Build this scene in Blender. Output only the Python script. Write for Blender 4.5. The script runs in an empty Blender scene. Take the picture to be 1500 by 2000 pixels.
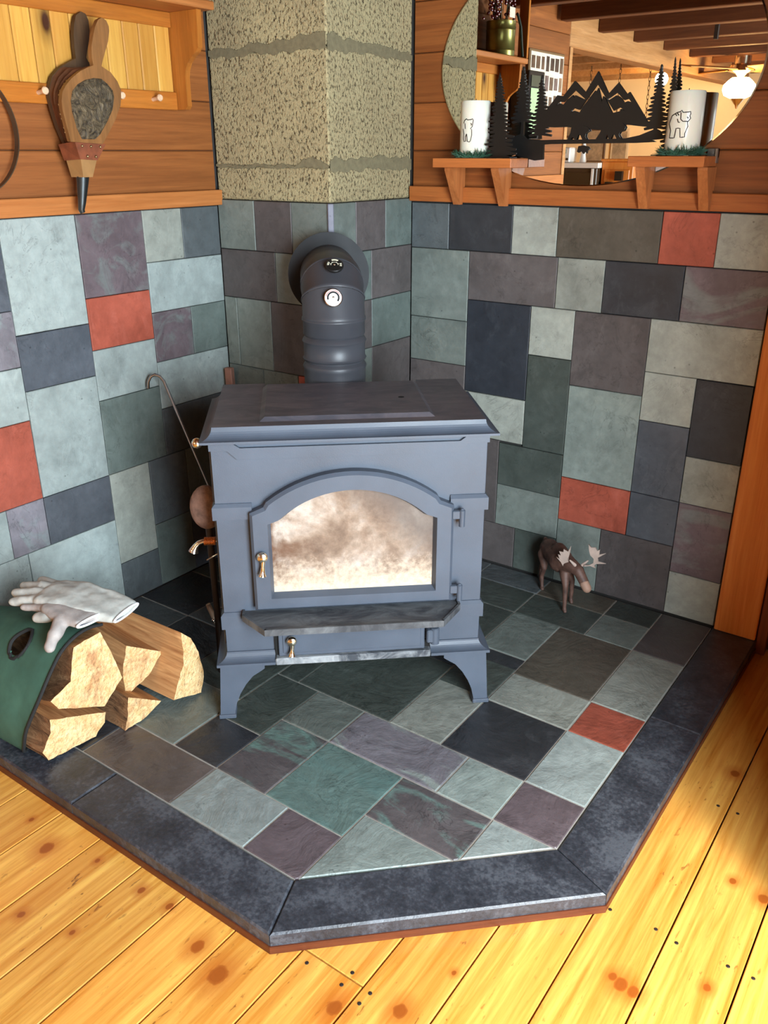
import bpy, bmesh, math, random
from mathutils import Vector, Matrix, noise
random.seed(7)
SC = bpy.context.scene
COL = SC.collection
R = math.radians

# ------------------------------------------------------------------ camera, sky, lights, exposure
cam_d = bpy.data.cameras.new('camera'); cam = bpy.data.objects.new('camera', cam_d); COL.objects.link(cam)
cam.matrix_world = Matrix.Translation((2.1553, -2.5154, 1.3819)) @ Matrix.Rotation(R(35.576), 4, 'Z') @ Matrix.Rotation(R(90 - 22.843), 4, 'X') @ Matrix.Rotation(R(-0.047), 4, 'Z')
cam_d.sensor_fit = 'VERTICAL'; cam_d.sensor_height = 36.0; cam_d.lens = 36.0 * 1661.43 / 2000
cam_d.clip_start = 0.02
SC.camera = cam
SC.view_settings.view_transform = 'Standard'; SC.view_settings.look = 'None'
SC.view_settings.exposure = 0.0; SC.view_settings.gamma = 1.0
SC.view_settings.use_curve_mapping = False
SC.cycles.max_bounces = 8; SC.cycles.diffuse_bounces = 4; SC.cycles.glossy_bounces = 4; SC.cycles.transmission_bounces = 6
SC.cycles.sample_clamp_indirect = 6.0; SC.cycles.caustics_reflective = False; SC.cycles.caustics_refractive = False
SC.cycles.use_denoising = True

world = bpy.data.worlds.new('sky'); SC.world = world; world.use_nodes = True
bg = world.node_tree.nodes['Background']; bg.inputs[0].default_value = (0.72, 0.86, 1.0, 1); bg.inputs[1].default_value = .8

def area(name, loc, look, sx, sy, power, color):
    d = bpy.data.lights.new(name, 'AREA'); d.shape = 'RECTANGLE'; d.size = sx; d.size_y = sy; d.energy = power; d.color = color
    o = bpy.data.objects.new(name, d); COL.objects.link(o)
    o.location = loc; o.rotation_euler = (Vector(look) - Vector(loc)).to_track_quat('-Z', 'Y').to_euler()
    return o
# daylight through the patio door on the right and the window behind the camera
area('patio_daylight', (3.16, -2.4, 1.12), (0, -1.9, 1.0), 1.1, 1.6, 240, (0.78, 0.91, 1.0))
sun_d = bpy.data.lights.new('hazy_sun', 'SUN'); sun_d.energy = 7.0; sun_d.angle = R(14); sun_d.color = (1.0, 0.93, 0.82)
sun = bpy.data.objects.new('hazy_sun', sun_d); COL.objects.link(sun); sun.location = (4.5, -2, 3); sun.rotation_euler = Vector((-.8 * math.cos(R(45)), .6 * math.cos(R(45)), -math.sin(R(45)))).to_track_quat('-Z', 'Y').to_euler()
area('window_daylight', (1.2, -5.72, 1.35), (1.2, 0, 1.2), 1.7, 1.2, 4, (0.88, 0.95, 1.0))


# measured layout tables (metres)
D_MT = [(0.9359, 1.487), (0.9481, 1.4989), (0.9707, 1.5249), (0.9798, 1.5365), (0.9986, 1.5335), (1.0304, 1.5712), (1.0653, 1.5408), (1.0982, 1.5925), (1.1339, 1.535), (1.1602, 1.5615), (1.1872, 1.5321), (1.1944, 1.5375),
 (1.2556, 1.4595), (1.2622, 1.4479), (1.2255, 1.4519), (1.1934, 1.4559), (1.1836, 1.449), (1.1464, 1.4449), (1.1138, 1.4434), (1.0886, 1.4456), (1.0519, 1.4485), (1.0145, 1.4527), (0.9769, 1.452), (0.9444, 1.4537),
 (0.9241, 1.4478)]
D_S1 = [(1.0238, 1.4911), (1.0341, 1.5016), (1.0507, 1.4964), (1.0988, 1.5609), (1.1534, 1.4916), (1.1711, 1.5), (1.1882, 1.4896), (1.1743, 1.4958), (1.1715, 1.49), (1.15, 1.4859), (1.1257, 1.5237), (1.1183, 1.5297), (1.1168, 1.5135),
 (1.1099, 1.5323), (1.1025, 1.5511), (1.0969, 1.5397), (1.0937, 1.5444), (1.0581, 1.501), (1.0522, 1.4897), (1.0362, 1.4944)]
D_S2 = [(0.9778, 1.5098), (0.9855, 1.5196), (1.0, 1.518), (1.034, 1.5477), (1.067, 1.5232), (1.06, 1.5241), (1.0352, 1.5347), (1.0317, 1.5273), (1.0282, 1.5354), (1.0109, 1.5237), (1.0006, 1.5108), (0.9888, 1.5152)]
D_S3 = [(1.1327, 1.5212), (1.1589, 1.5376), (1.181, 1.5174), (1.1938, 1.5205), (1.2028, 1.5111), (1.1919, 1.5148), (1.1818, 1.5112), (1.174, 1.5211), (1.164, 1.5283), (1.1602, 1.5268), (1.1571, 1.5303), (1.1357, 1.5181)]
D_B1 = [(1.1093, 1.4202), (1.1201, 1.4357), (1.1254, 1.4499), (1.1361, 1.4644), (1.1606, 1.463), (1.1849, 1.4607), (1.1942, 1.4489), (1.1899, 1.4401), (1.1796, 1.4374), (1.1763, 1.4303), (1.1858, 1.418), (1.1724, 1.4174), (1.1643, 1.43),
 (1.1573, 1.4317), (1.1534, 1.4182), (1.1479, 1.4182), (1.1417, 1.4331), (1.1383, 1.4188), (1.122, 1.4177)]
D_B2 = [(1.0218, 1.4197), (1.0303, 1.4367), (1.0319, 1.45), (1.0427, 1.4564), (1.0682, 1.455), (1.0825, 1.451), (1.0891, 1.4413), (1.0784, 1.4361), (1.0766, 1.4265), (1.0836, 1.418), (1.069, 1.4181), (1.0616, 1.4303), (1.0535, 1.4316),
 (1.0505, 1.419), (1.0433, 1.4195), (1.0383, 1.4269), (1.032, 1.4184)]
D_B3 = [(1.0536, 1.387), (1.057, 1.4016), (1.0713, 1.4036), (1.086, 1.4005), (1.0927, 1.3932), (1.0852, 1.3891), (1.0843, 1.3818), (1.0781, 1.3886), (1.0736, 1.3807), (1.0667, 1.3891), (1.0587, 1.3838)]
D_GR = [(0.8128, 1.4181), (0.8382, 1.4278), (0.8719, 1.4359), (0.8899, 1.4218), (0.9403, 1.4186), (1.0056, 1.4195), (1.0692, 1.419), (1.1309, 1.4199), (1.1939, 1.4207), (1.2341, 1.4282), (1.2781, 1.4444), (1.2901, 1.4391),
 (1.3005, 1.4237), (1.3068, 1.4186), (1.2716, 1.4162), (1.2837, 1.411), (1.2218, 1.4088), (1.0702, 1.4082), (0.966, 1.4074), (0.9463, 1.4061), (0.9479, 1.3655), (0.9197, 1.3626), (0.8765, 1.3709), (0.8412, 1.3823)]
D_T2 = [(0.8732, 1.4177), (0.8658, 1.6158), (0.9438, 1.4172)]
D_T3 = [(0.9318, 1.4214), (0.9265, 1.5919), (0.9909, 1.421)]
D_T4 = [(1.2762, 1.4367), (1.2748, 1.601), (1.3324, 1.4361)]
D_T1 = [(0.8411, 1.371), (0.8287, 1.5972), (0.9359, 1.3713)]
D_T5 = [(1.3316, 1.3826), (1.3155, 1.615), (1.4031, 1.3826)]
D_FB = [(-0.911, 1.7021), (-0.898, 1.6968), (-0.8919, 1.6841), (-0.8922, 1.6741), (-0.8994, 1.6499), (-0.9141, 1.6216), (-0.924, 1.6022), (-0.9292, 1.5907), (-0.902, 1.578), (-0.8835, 1.5582), (-0.8755, 1.5393), (-0.8769, 1.5215),
 (-0.8825, 1.4999), (-0.9046, 1.4651), (-0.9311, 1.4322), (-0.9542, 1.4058), (-1.0518, 1.411), (-1.0584, 1.4506), (-1.0636, 1.4844), (-1.0627, 1.5046), (-1.0567, 1.525), (-1.0458, 1.5389), (-1.0255, 1.5567), (-0.9961, 1.5752),
 (-0.9722, 1.5852), (-0.9544, 1.5907), (-0.9562, 1.6082), (-0.9536, 1.6318), (-0.9437, 1.6592), (-0.9348, 1.6799), (-0.9233, 1.6959)]
D_PN = [(-0.9579, 1.5616), (-0.9349, 1.5613), (-0.9179, 1.551), (-0.9036, 1.5361), (-0.9011, 1.5204), (-0.9105, 1.4899), (-0.9315, 1.4608), (-0.9602, 1.4281), (-0.9759, 1.4172), (-1.0173, 1.4167), (-1.0288, 1.4427), (-1.0362, 1.4786),
 (-1.0361, 1.5058), (-1.028, 1.5281), (-1.01, 1.5442), (-0.9859, 1.5557)]
D_BB = [(-0.9063, 1.7228), (-0.8931, 1.7191), (-0.8863, 1.7046), (-0.8863, 1.6824), (-0.8908, 1.6614), (-0.9009, 1.6346), (-0.9072, 1.6167), (-0.9018, 1.6067), (-0.8767, 1.6014), (-0.8443, 1.5768), (-0.8335, 1.5502), (-0.839, 1.5132),
 (-0.8901, 1.4376), (-0.912, 1.3907), (-0.9882, 1.3904), (-1.0068, 1.4031), (-1.0239, 1.4494), (-1.0328, 1.4878), (-1.0365, 1.5171), (-1.0326, 1.5396), (-1.0194, 1.566), (-0.9936, 1.5881), (-0.9572, 1.6052), (-0.9402, 1.6125),
 (-0.9405, 1.6382), (-0.9382, 1.6656), (-0.9329, 1.6914), (-0.9238, 1.7125)]
D_BL = [[(-1.908, 1.465), (-1.826, 1.473), (-1.666, 1.477), (-1.588, 1.474), (-1.318, 1.475), (-1.235, 1.477), (-1.181, 1.473), (-1.204, 1.466), (-1.237, 1.456), (-1.359, 1.45), (-1.271, 1.448), (-1.257, 1.433), (-1.328, 1.418),
  (-1.391, 1.414), (-1.552, 1.415), (-1.623, 1.436)],
 [(-1.623, 1.436), (-1.717, 1.428), (-1.678, 1.416), (-1.814, 1.415), (-1.885, 1.423), (-1.859, 1.437), (-1.954, 1.45)], [(-1.351, 1.465), (-1.284, 1.462), (-1.324, 1.459)], [(-1.742, 1.45), (-1.787, 1.465)]]
D_BR = [[(-2.11, 1.419), (-2.081, 1.437), (-2.272, 1.453), (-2.092, 1.472), (-1.765, 1.479), (-1.571, 1.481), (-1.508, 1.484), (-1.424, 1.479), (-1.109, 1.48), (-1.02, 1.481), (-0.989, 1.475), (-1.034, 1.471), (-0.968, 1.465),
  (-1.088, 1.458), (-1.126, 1.456), (-1.073, 1.446), (-1.188, 1.43), (-1.182, 1.421), (-1.433, 1.42), (-1.5, 1.442), (-1.722, 1.442), (-1.776, 1.419), (-2.11, 1.419)],
 [(-1.541, 1.479), (-1.518, 1.463), (-1.383, 1.458), (-1.088, 1.458)], [(-1.186, 1.468), (-1.115, 1.467), (-1.129, 1.464)], [(-1.714, 1.464), (-1.639, 1.456), (-1.542, 1.456)], [(-1.895, 1.477), (-1.765, 1.471)],
 [(-1.762, 1.478), (-1.641, 1.472)]]
D_KN = [(1.234, -1.768, 0.0222), (1.456, -1.693, 0.0167), (1.156, -1.747, 0.0156), (0.956, -1.72, 0.0089), (1.037, -1.714, 0.0089), (1.556, -1.629, 0.0156), (0.813, -1.722, 0.0067), (0.689, -1.765, 0.0178), (1.862, -1.344, 0.0156),
 (1.886, -1.347, 0.0133), (1.843, -1.338, 0.01), (1.995, -1.258, 0.0089), (1.876, -0.614, 0.0133), (2.03, -0.982, 0.0133), (1.965, -0.97, 0.0089), (0.806, -1.904, 0.0089), (0.928, -1.87, 0.0067), (1.595, -1.505, 0.0056),
 (0.583, -1.733, 0.0067)]
D_NL = [(1.354, -1.651), (1.438, -1.617), (1.437, -1.649), (1.491, -1.632), (1.873, -1.186), (1.917, -1.194), (1.874, -0.755), (1.919, -0.755), (2.014, -1.189), (2.06, -1.188), (1.487, -1.66), (1.78, -1.193)]
D_TILES = {'CL': [('GM', 0.0, 0.1598, 1.0928, 1.2457), ('PB', 0.1598, 0.3156, 1.0928, 1.2457), ('GM', 0.3156, 0.472, 1.0928, 1.2457), ('PB', 0.0, 0.2395, 0.9372, 1.0928), ('GM', 0.2395, 0.472, 0.9372, 1.0928),
        ('GM', 0.0, 0.056, 0.7068, 0.9372), ('GM', 0.056, 0.2097, 0.7068, 0.9372), ('PB', 0.2097, 0.472, 0.7068, 0.9372), ('GM', 0.0, 0.1612, 0.5068, 0.7068), ('GM', 0.1612, 0.3174, 0.5068, 0.7068),
        ('RD', 0.3174, 0.472, 0.5068, 0.7068), ('PB', 0.0, 0.24, 0.3, 0.5068), ('GM', 0.24, 0.472, 0.3, 0.5068), ('GN', 0.0, 0.3, 0.0, 0.3), ('PB', 0.3, 0.472, 0.0, 0.3)],
 'CR': [('GM', -0.433, -0.3104, 1.0979, 1.2457), ('PB', -0.3104, -0.1515, 1.0979, 1.2457), ('GG', -0.1515, 0.0, 1.0979, 1.2457), ('GG', -0.433, -0.2303, 0.9425, 1.0979), ('PB', -0.2303, 0.0, 0.9425, 1.0979),
        ('PB', -0.433, -0.2287, 0.7851, 0.9425), ('GG', -0.2287, 0.0, 0.7851, 0.9425), ('GM', -0.433, -0.2287, 0.5851, 0.7851), ('PB', -0.2287, 0.0, 0.5851, 0.7851), ('GM', -0.433, -0.2, 0.3, 0.5851),
        ('PB', -0.2, 0.0, 0.3, 0.5851), ('GN', -0.433, -0.25, 0.0, 0.3), ('GM', -0.25, 0.0, 0.0, 0.3)],
 'H': [('BW', 0.5287, 0.8489, -1.5448, -1.3936), ('BK', 0.6974, 0.8489, -1.3936, -1.238), ('GN', 0.6954, 0.8489, -1.238, -0.9998), ('GM', 0.8489, 1.0083, -1.1548, -0.9998), ('PT', 0.8489, 1.0083, -1.3936, -1.1548),
       ('LG', 0.8489, 1.0841, -1.5448, -1.3936), ('TL', 1.0083, 1.2392, -1.3936, -1.1548), ('PU', 1.0841, 1.2392, -1.5448, -1.3936), ('PG', 1.0083, 1.3301, -1.1548, -0.9998), ('PT', 1.2392, 1.4825, -1.3106, -1.1548),
       ('LC', 1.2392, 1.4825, -1.5448, -1.3106), ('LM', 1.0872, 1.2463, -0.9998, -0.6784), ('BK', 1.2463, 1.4825, -0.9998, -0.7598), ('LC', 1.3301, 1.4825, -1.1548, -0.9998), ('LG', 1.4825, 1.6382, -0.9998, -0.7598),
       ('PU', 1.4825, 1.6382, -1.1548, -0.9998), ('LG', 1.4825, 1.6382, -1.5448, -1.1548), ('LM', 1.2466, 1.485, -0.7598, -0.6045), ('RD', 1.485, 1.6382, -0.7598, -0.6045), ('BR', 1.2466, 1.481, -0.6045, -0.2853),
       ('LM', 1.481, 1.6382, -0.6045, -0.2853), ('PB', 1.481, 1.6382, -0.2853, 0.0), ('GN', 1.0836, 1.3267, -0.2853, -0.1313), ('GM', 1.3267, 1.481, -0.2853, -0.1313), ('GN', 1.3267, 1.481, -0.1313, 0.0),
       ('GM', 1.0836, 1.2466, -0.525, -0.2853), ('BK', 0.9836, 1.2466, -0.6, -0.525), ('GN', 1.0872, 1.2466, -0.7598, -0.5845), ('GN', 0.7719, 1.0872, -0.9998, -0.6698), ('DK', 0.0, 0.2, -1.5447, -1.3936),
       ('DG', 0.2, 0.35, -1.5447, -1.3936), ('BK', 0.35, 0.5287, -1.5447, -1.3936), ('GM', 0.45, 0.6954, -1.3936, -1.1548), ('DG', 0.22, 0.45, -1.3936, -1.1548), ('BK', 0, 0.22, -1.3936, -1.1548),
       ('GN', 0.46, 0.6954, -1.1548, -0.84), ('BK', 0.23, 0.46, -1.1548, -0.92), ('DG', 0, 0.23, -1.1548, -0.92), ('DG', 0.23, 0.46, -0.92, -0.69), ('BK', 0, 0.23, -0.92, -0.69), ('GN', 0, 0.25, -0.69, -0.445),
       ('BK', 0.25, 0.46, -0.69, -0.445), ('DG', 0.46, 0.772, -0.84, -0.67), ('BK', 0.46, 0.62, -0.67, -0.42), ('GN', 0.62, 0.84, -0.67, -0.285), ('GN', 0.84, 1.0836, -0.525, -0.285), ('BK', 0.84, 1.0872, -0.67, -0.525),
       ('GN', 0.85, 1.0836, -0.2853, -0.1313), ('DG', 0.485, 0.85, -0.2853, -0.0), ('DG', 0.85, 1.0872, -0.1313, 0), ('BR', 1.0872, 1.3267, -0.1313, 0), ('GN', 0.695, 0.772, -1, -0.84)],
 'L': [('LG', -1.2154, -0.9805, 0.9252, 1.2263), ('DK', -1.3854, -1.2154, 0.9934, 1.2263), ('PG', -1.3854, -1.2154, 0.8408, 0.9934), ('LG', -1.3854, -1.2154, 0.6893, 0.8408), ('RD', -1.3854, -1.2154, 0.4532, 0.6893),
       ('PU', -0.9805, -0.747, 0.9952, 1.2263), ('RD', -0.9805, -0.747, 0.844, 0.9952), ('LG', -0.9805, -0.747, 0.6909, 0.844), ('LM', -0.747, -0.5929, 1.0741, 1.2263), ('DG', -0.5929, -0.433, 1.0741, 1.2263),
       ('LG', -0.747, -0.433, 0.9223, 1.0741), ('PU', -0.747, -0.5865, 0.7667, 0.9223), ('GG', -0.5865, -0.433, 0.7667, 0.9223), ('LG', -0.747, -0.433, 0.6126, 0.7667), ('DK', -1.2154, -0.9805, 0.7701, 0.9252),
       ('LG', -1.2154, -0.9805, 0.4532, 0.7701), ('BG', -1.2154, -0.9805, 0.3018, 0.4532), ('PG', -1.3354, -1.2154, 0.3018, 0.4532), ('LG', -1.3854, -1.3354, 0.3018, 0.4532), ('GG', -0.9805, -0.747, 0.4532, 0.6909),
       ('DG', -0.747, -0.433, 0.4532, 0.6126), ('LM', -0.9805, -0.8249, 0.1424, 0.4532), ('DG', -0.8249, -0.6661, 0.2273, 0.4532), ('GG', -0.6661, -0.433, 0.2273, 0.4532), ('GG', -0.8249, -0.6661, 0.0, 0.2273),
       ('DK', -0.6661, -0.433, 0.0, 0.2273), ('DG', -0.9805, -0.8249, 0.0, 0.1424), ('LG', -1.2926, -0.9805, 0.0, 0.3018), ('LG', -1.5326, -1.2926, 0.0, 0.3018)],
 'R': [('DG', 0.472, 0.6188, 1.0888, 1.2327), ('BK', 0.6188, 0.8516, 1.0888, 1.2327), ('LM', 0.8516, 1.0043, 1.0888, 1.2327), ('BR', 1.0043, 1.3224, 1.0888, 1.2327), ('RD', 1.3224, 1.4795, 1.0888, 1.2327),
       ('LM', 1.4795, 1.6398, 1.0888, 1.2327), ('GM', 0.472, 0.6994, 0.8589, 1.0888), ('GM', 0.472, 0.6994, 0.7077, 0.8589), ('PB', 0.472, 0.6994, 0.6177, 0.7077), ('PB', 0.6994, 1.0141, 0.9336, 1.0888),
       ('LM', 1.0141, 1.1671, 0.9336, 1.0888), ('BK', 1.1671, 1.404, 0.9336, 1.0888), ('PU', 1.404, 1.6398, 0.9336, 1.0888), ('NV', 0.6994, 0.9334, 0.6223, 0.9336), ('LM', 0.9334, 1.0847, 0.7775, 0.9336),
       ('PB', 1.0847, 1.3234, 0.6983, 0.9336), ('LM', 1.3234, 1.6398, 0.7751, 0.9336), ('GN', 0.9334, 1.0847, 0.4604, 0.7775), ('LC', 1.0847, 1.3234, 0.3861, 0.6983), ('LM', 1.3234, 1.4789, 0.6241, 0.7751),
       ('BK', 1.4789, 1.6398, 0.5371, 0.7751), ('BG', 1.3234, 1.4789, 0.3861, 0.6241), ('LM', 1.4789, 1.6398, 0.3861, 0.5371), ('LM', 0.5794, 0.9334, 0.4676, 0.6223), ('GN', 0.8462, 1.0847, 0.3086, 0.4604),
       ('GM', 0.8462, 1.0847, 0.1556, 0.3086), ('RD', 1.0847, 1.3234, 0.2336, 0.3861), ('BG', 1.3234, 1.4789, 0.2336, 0.3861), ('PU', 1.4789, 1.6398, 0.1488, 0.3861), ('PB', 0.6462, 0.8462, 0.1556, 0.4676),
       ('PB', 0.7259, 0.9259, 0.0, 0.1556), ('GN', 0.9259, 1.0847, 0.0, 0.1556), ('GM', 1.0847, 1.24, 0.0, 0.2336), ('PB', 1.24, 1.4789, 0.0, 0.2336), ('LM', 1.4789, 1.6398, 0.0, 0.1488), ('GM', 0.472, 0.5794, 0.4676, 0.6223),
       ('GN', 0.472, 0.6462, 0.3, 0.4676), ('PB', 0.472, 0.7259, 0.0, 0.3), ('GN', 0.6462, 0.7259, 0.0, 0.3)]}
D_LOGS = {'A': (0.51, [(-1.6025, 0.1209), (-1.4519, 0.0554), (-1.4585, 0.0273), (-1.4902, 0.003), (-1.625, 0.0151), (-1.6361, 0.0444), (-1.6083, 0.0878)]),
 'B': (0.525, [(-1.5213, 0.2895), (-1.4423, 0.2939), (-1.4196, 0.2253), (-1.3983, 0.1372), (-1.4611, 0.0852), (-1.5839, 0.1483), (-1.6008, 0.1792), (-1.5416, 0.2046)]),
 'C': (0.5, [(-1.355, 0.201), (-1.2441, 0.1265), (-1.2987, 0.0802), (-1.3782, 0.0567), (-1.3769, 0.1316)]),
 'D': (0.59, [(-1.2478, 0.22), (-1.2158, 0.1863), (-1.1953, 0.1346), (-1.1823, 0.057), (-1.1991, 0.0036), (-1.296, 0.035), (-1.2722, 0.0823), (-1.2495, 0.121), (-1.2452, 0.1782)]),
 'E': (0.555, [(-1.4099, 0.095), (-1.3098, 0.0261), (-1.36, 0.006), (-1.4324, 0.0034), (-1.4165, 0.0489)])}
D_AL = [(1.2514, 0.1643), (1.2258, 0.1582), (1.2151, 0.1627), (1.2006, 0.16), (1.1905, 0.1739), (1.1729, 0.1886), (1.1851, 0.1845), (1.1779, 0.1992), (1.1884, 0.1976), (1.1814, 0.2107), (1.196, 0.2118), (1.1965, 0.2224),
 (1.2116, 0.2176), (1.2185, 0.2375), (1.2174, 0.2177), (1.2136, 0.1956), (1.2169, 0.1754), (1.2279, 0.1665), (1.2508, 0.1701)]
D_AR = [(1.2699, 0.1817), (1.2891, 0.1888), (1.3064, 0.1864), (1.3, 0.1935), (1.3076, 0.2016), (1.3374, 0.2102), (1.3123, 0.2104), (1.3096, 0.2229), (1.3338, 0.2444), (1.3127, 0.234), (1.3136, 0.2519), (1.3059, 0.2454), (1.2993, 0.2552),
 (1.2856, 0.2515), (1.2763, 0.2606), (1.2796, 0.241), (1.2855, 0.2249), (1.2976, 0.2165), (1.2977, 0.2017), (1.2833, 0.1901), (1.2694, 0.1861)]

# ------------------------------------------------------------------ helpers
def s2l(c):
    return tuple(((v / 255.0) / 12.92 if v / 255.0 <= 0.04045 else ((v / 255.0 + 0.055) / 1.055) ** 2.4) for v in c)

def new_obj(name, me, parent=None):
    o = bpy.data.objects.new(name, me); COL.objects.link(o)
    if parent is not None: o.parent = parent
    return o

def tag(o, label=None, cat=None, group=None, kind=None):
    if label: o['label'] = label
    if cat: o['category'] = cat
    if group: o['group'] = group
    if kind: o['kind'] = kind
    return o

def thing(name, label, cat, loc=(0, 0, 0), rotz=0.0, group=None):
    o = bpy.data.objects.new(name, None); COL.objects.link(o)
    o.empty_display_size = 0.05; o.location = loc; o.rotation_euler = (0, 0, rotz)
    return tag(o, label, cat, group)

class MB:
    """collects shapes and links them as one mesh object"""
    def __init__(s): s.v = []; s.f = []; s.m = []
    def add(s, vs, fs, mi=0):
        b = len(s.v); s.v += [tuple(p) for p in vs]
        for f in fs: s.f.append([i + b for i in f]); s.m.append(mi)
        return s
    def box(s, x0, x1, y0, y1, z0, z1, ch=0.0, mi=0, M=None):
        if ch <= 0:
            vs = [(x, y, z) for x in (x0, x1) for y in (y0, y1) for z in (z0, z1)]
            fs = [(0, 1, 3, 2), (4, 6, 7, 5), (0, 4, 5, 1), (2, 3, 7, 6), (0, 2, 6, 4), (1, 5, 7, 3)]
        else:
            X, Y, Z = (x0, x1), (y0, y1), (z0, z1); vs = []; ix = {}
            for i in (0, 1):
                for j in (0, 1):
                    for k in (0, 1):
                        c = [X[i], Y[j], Z[k]]; d = [ch * (1 - 2 * i), ch * (1 - 2 * j), ch * (1 - 2 * k)]
                        for a in range(3):
                            p = [c[t] + (d[t] if t != a else 0) for t in range(3)]
                            ix[(i, j, k, a)] = len(vs); vs.append(tuple(p))
            fs = []
            for a in range(3):
                b, c = (a + 1) % 3, (a + 2) % 3
                for e in (0, 1):
                    q = []
                    for (m, n) in ((0, 0), (1, 0), (1, 1), (0, 1)):
                        key = [0, 0, 0]; key[a] = e; key[b] = m; key[c] = n; q.append(ix[(*key, a)])
                    fs.append(q if e else q[::-1])
                for m in (0, 1):
                    for n in (0, 1):   # edge along a
                        k0 = [0, 0, 0]; k0[a] = 0; k0[b] = m; k0[c] = n
                        k1 = list(k0); k1[a] = 1
                        q = [ix[(*k0, b)], ix[(*k1, b)], ix[(*k1, c)], ix[(*k0, c)]]
                        fs.append(q)
            for i in (0, 1):
                for j in (0, 1):
                    for k in (0, 1): fs.append([ix[(i, j, k, a)] for a in range(3)])
        if M is not None: vs = [M @ Vector(p) for p in vs]
        return s.add(vs, fs, mi)
    def loft(s, rings, closed=True, cap0=True, cap1=True, mi=0, mic=None):
        n = len(rings[0]); vs = [p for r in rings for p in r]; fs = []
        for a in range(len(rings) - 1):
            for i in range(n if closed else n - 1):
                j = (i + 1) % n; fs.append((a * n + i, a * n + j, (a + 1) * n + j, (a + 1) * n + i))
        s.add(vs, fs, mi)
        mic = mi if mic is None else mic
        if cap0: s.add(rings[0], [tuple(range(n))[::-1]], mic)
        if cap1: s.add(rings[-1], [tuple(range(n))], mic)
        return s
    def prism(s, poly, fn, a, b, mi=0):
        return s.loft([[fn(u, v, a) for u, v in poly], [fn(u, v, b) for u, v in poly]], mi=mi)
    def tube(s, path, rad, n=10, mi=0, cap=True):
        path = [Vector(p) for p in path]; rs = rad if isinstance(rad, (list, tuple)) else [rad] * len(path); rings = []; up = None
        for i, p in enumerate(path):
            t = (path[min(i + 1, len(path) - 1)] - path[max(i - 1, 0)]).normalized()
            if up is None: up = t.orthogonal().normalized()
            x = (up - t * up.dot(t)).normalized(); y = t.cross(x); up = x
            rings.append([p + (x * math.cos(k * 2 * math.pi / n) + y * math.sin(k * 2 * math.pi / n)) * rs[i] for k in range(n)])
        return s.loft(rings, cap0=cap, cap1=cap, mi=mi)
    def lathe(s, prof, M=None, n=24, mi=0, cap=True):
        M = M or Matrix(); rings = [[M @ Vector((r * math.cos(k * 2 * math.pi / n), r * math.sin(k * 2 * math.pi / n), z)) for k in range(n)] for r, z in prof]
        return s.loft(rings, cap0=cap, cap1=cap, mi=mi)
    def ball(s, c, r, n=12, m=8, mi=0):
        rx, ry, rz = r if isinstance(r, (tuple, list)) else (r, r, r); c = Vector(c)
        rings = [[c + Vector((rx * math.sin(a) * math.cos(k * 2 * math.pi / n), ry * math.sin(a) * math.sin(k * 2 * math.pi / n), -rz * math.cos(a))) for k in range(n)] for a in [math.pi * (i + .02) / (m + .04) for i in range(m + 1)]]
        return s.loft(rings, mi=mi)
    def build(s, name, mat, parent=None, smooth=False, sharp=35):
        me = bpy.data.meshes.new(name); me.from_pydata(s.v, [], s.f)
        mats = mat if isinstance(mat, (list, tuple)) else [mat]
        for m in mats: me.materials.append(m)
        if len(mats) > 1: me.polygons.foreach_set('material_index', s.m)
        bm = bmesh.new(); bm.from_mesh(me); bmesh.ops.remove_doubles(bm, verts=bm.verts, dist=1e-6); bmesh.ops.recalc_face_normals(bm, faces=bm.faces)
        if smooth:
            for f in bm.faces: f.smooth = True
            for e in bm.edges:
                if len(e.link_faces) == 2 and e.calc_face_angle(0) > R(sharp): e.smooth = False
        bm.to_mesh(me); bm.free()
        return new_obj(name, me, parent)

def frame(o, z, x=None):
    """matrix with origin o and z axis along z"""
    z = Vector(z).normalized(); x = Vector(x) if x else z.orthogonal(); x = (x - z * x.dot(z)).normalized(); y = z.cross(x)
    return Matrix(((x.x, y.x, z.x, o[0]), (x.y, y.y, z.y, o[1]), (x.z, y.z, z.z, o[2]), (0, 0, 0, 1)))

def flat_shape(name, outlines, M, thick, mat, parent=None):
    """2D outlines (holes by even-odd) extruded to a real thickness"""
    cu = bpy.data.curves.new(name, 'CURVE'); cu.dimensions = '2D'; cu.fill_mode = 'BOTH'; cu.extrude = thick / 2
    for o in outlines:
        sp = cu.splines.new('POLY'); sp.points.add(len(o) - 1); sp.use_cyclic_u = True
        for p, q in zip(sp.points, o): p.co = (q[0], q[1], 0, 1)
    t = bpy.data.objects.new('tmp', cu); COL.objects.link(t)
    me = bpy.data.meshes.new_from_object(t.evaluated_get(bpy.context.evaluated_depsgraph_get()))
    bpy.data.objects.remove(t); bpy.data.curves.remove(cu)
    me.name = name; me.transform(M); me.materials.clear(); me.materials.append(mat)
    return new_obj(name, me, parent)

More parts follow.
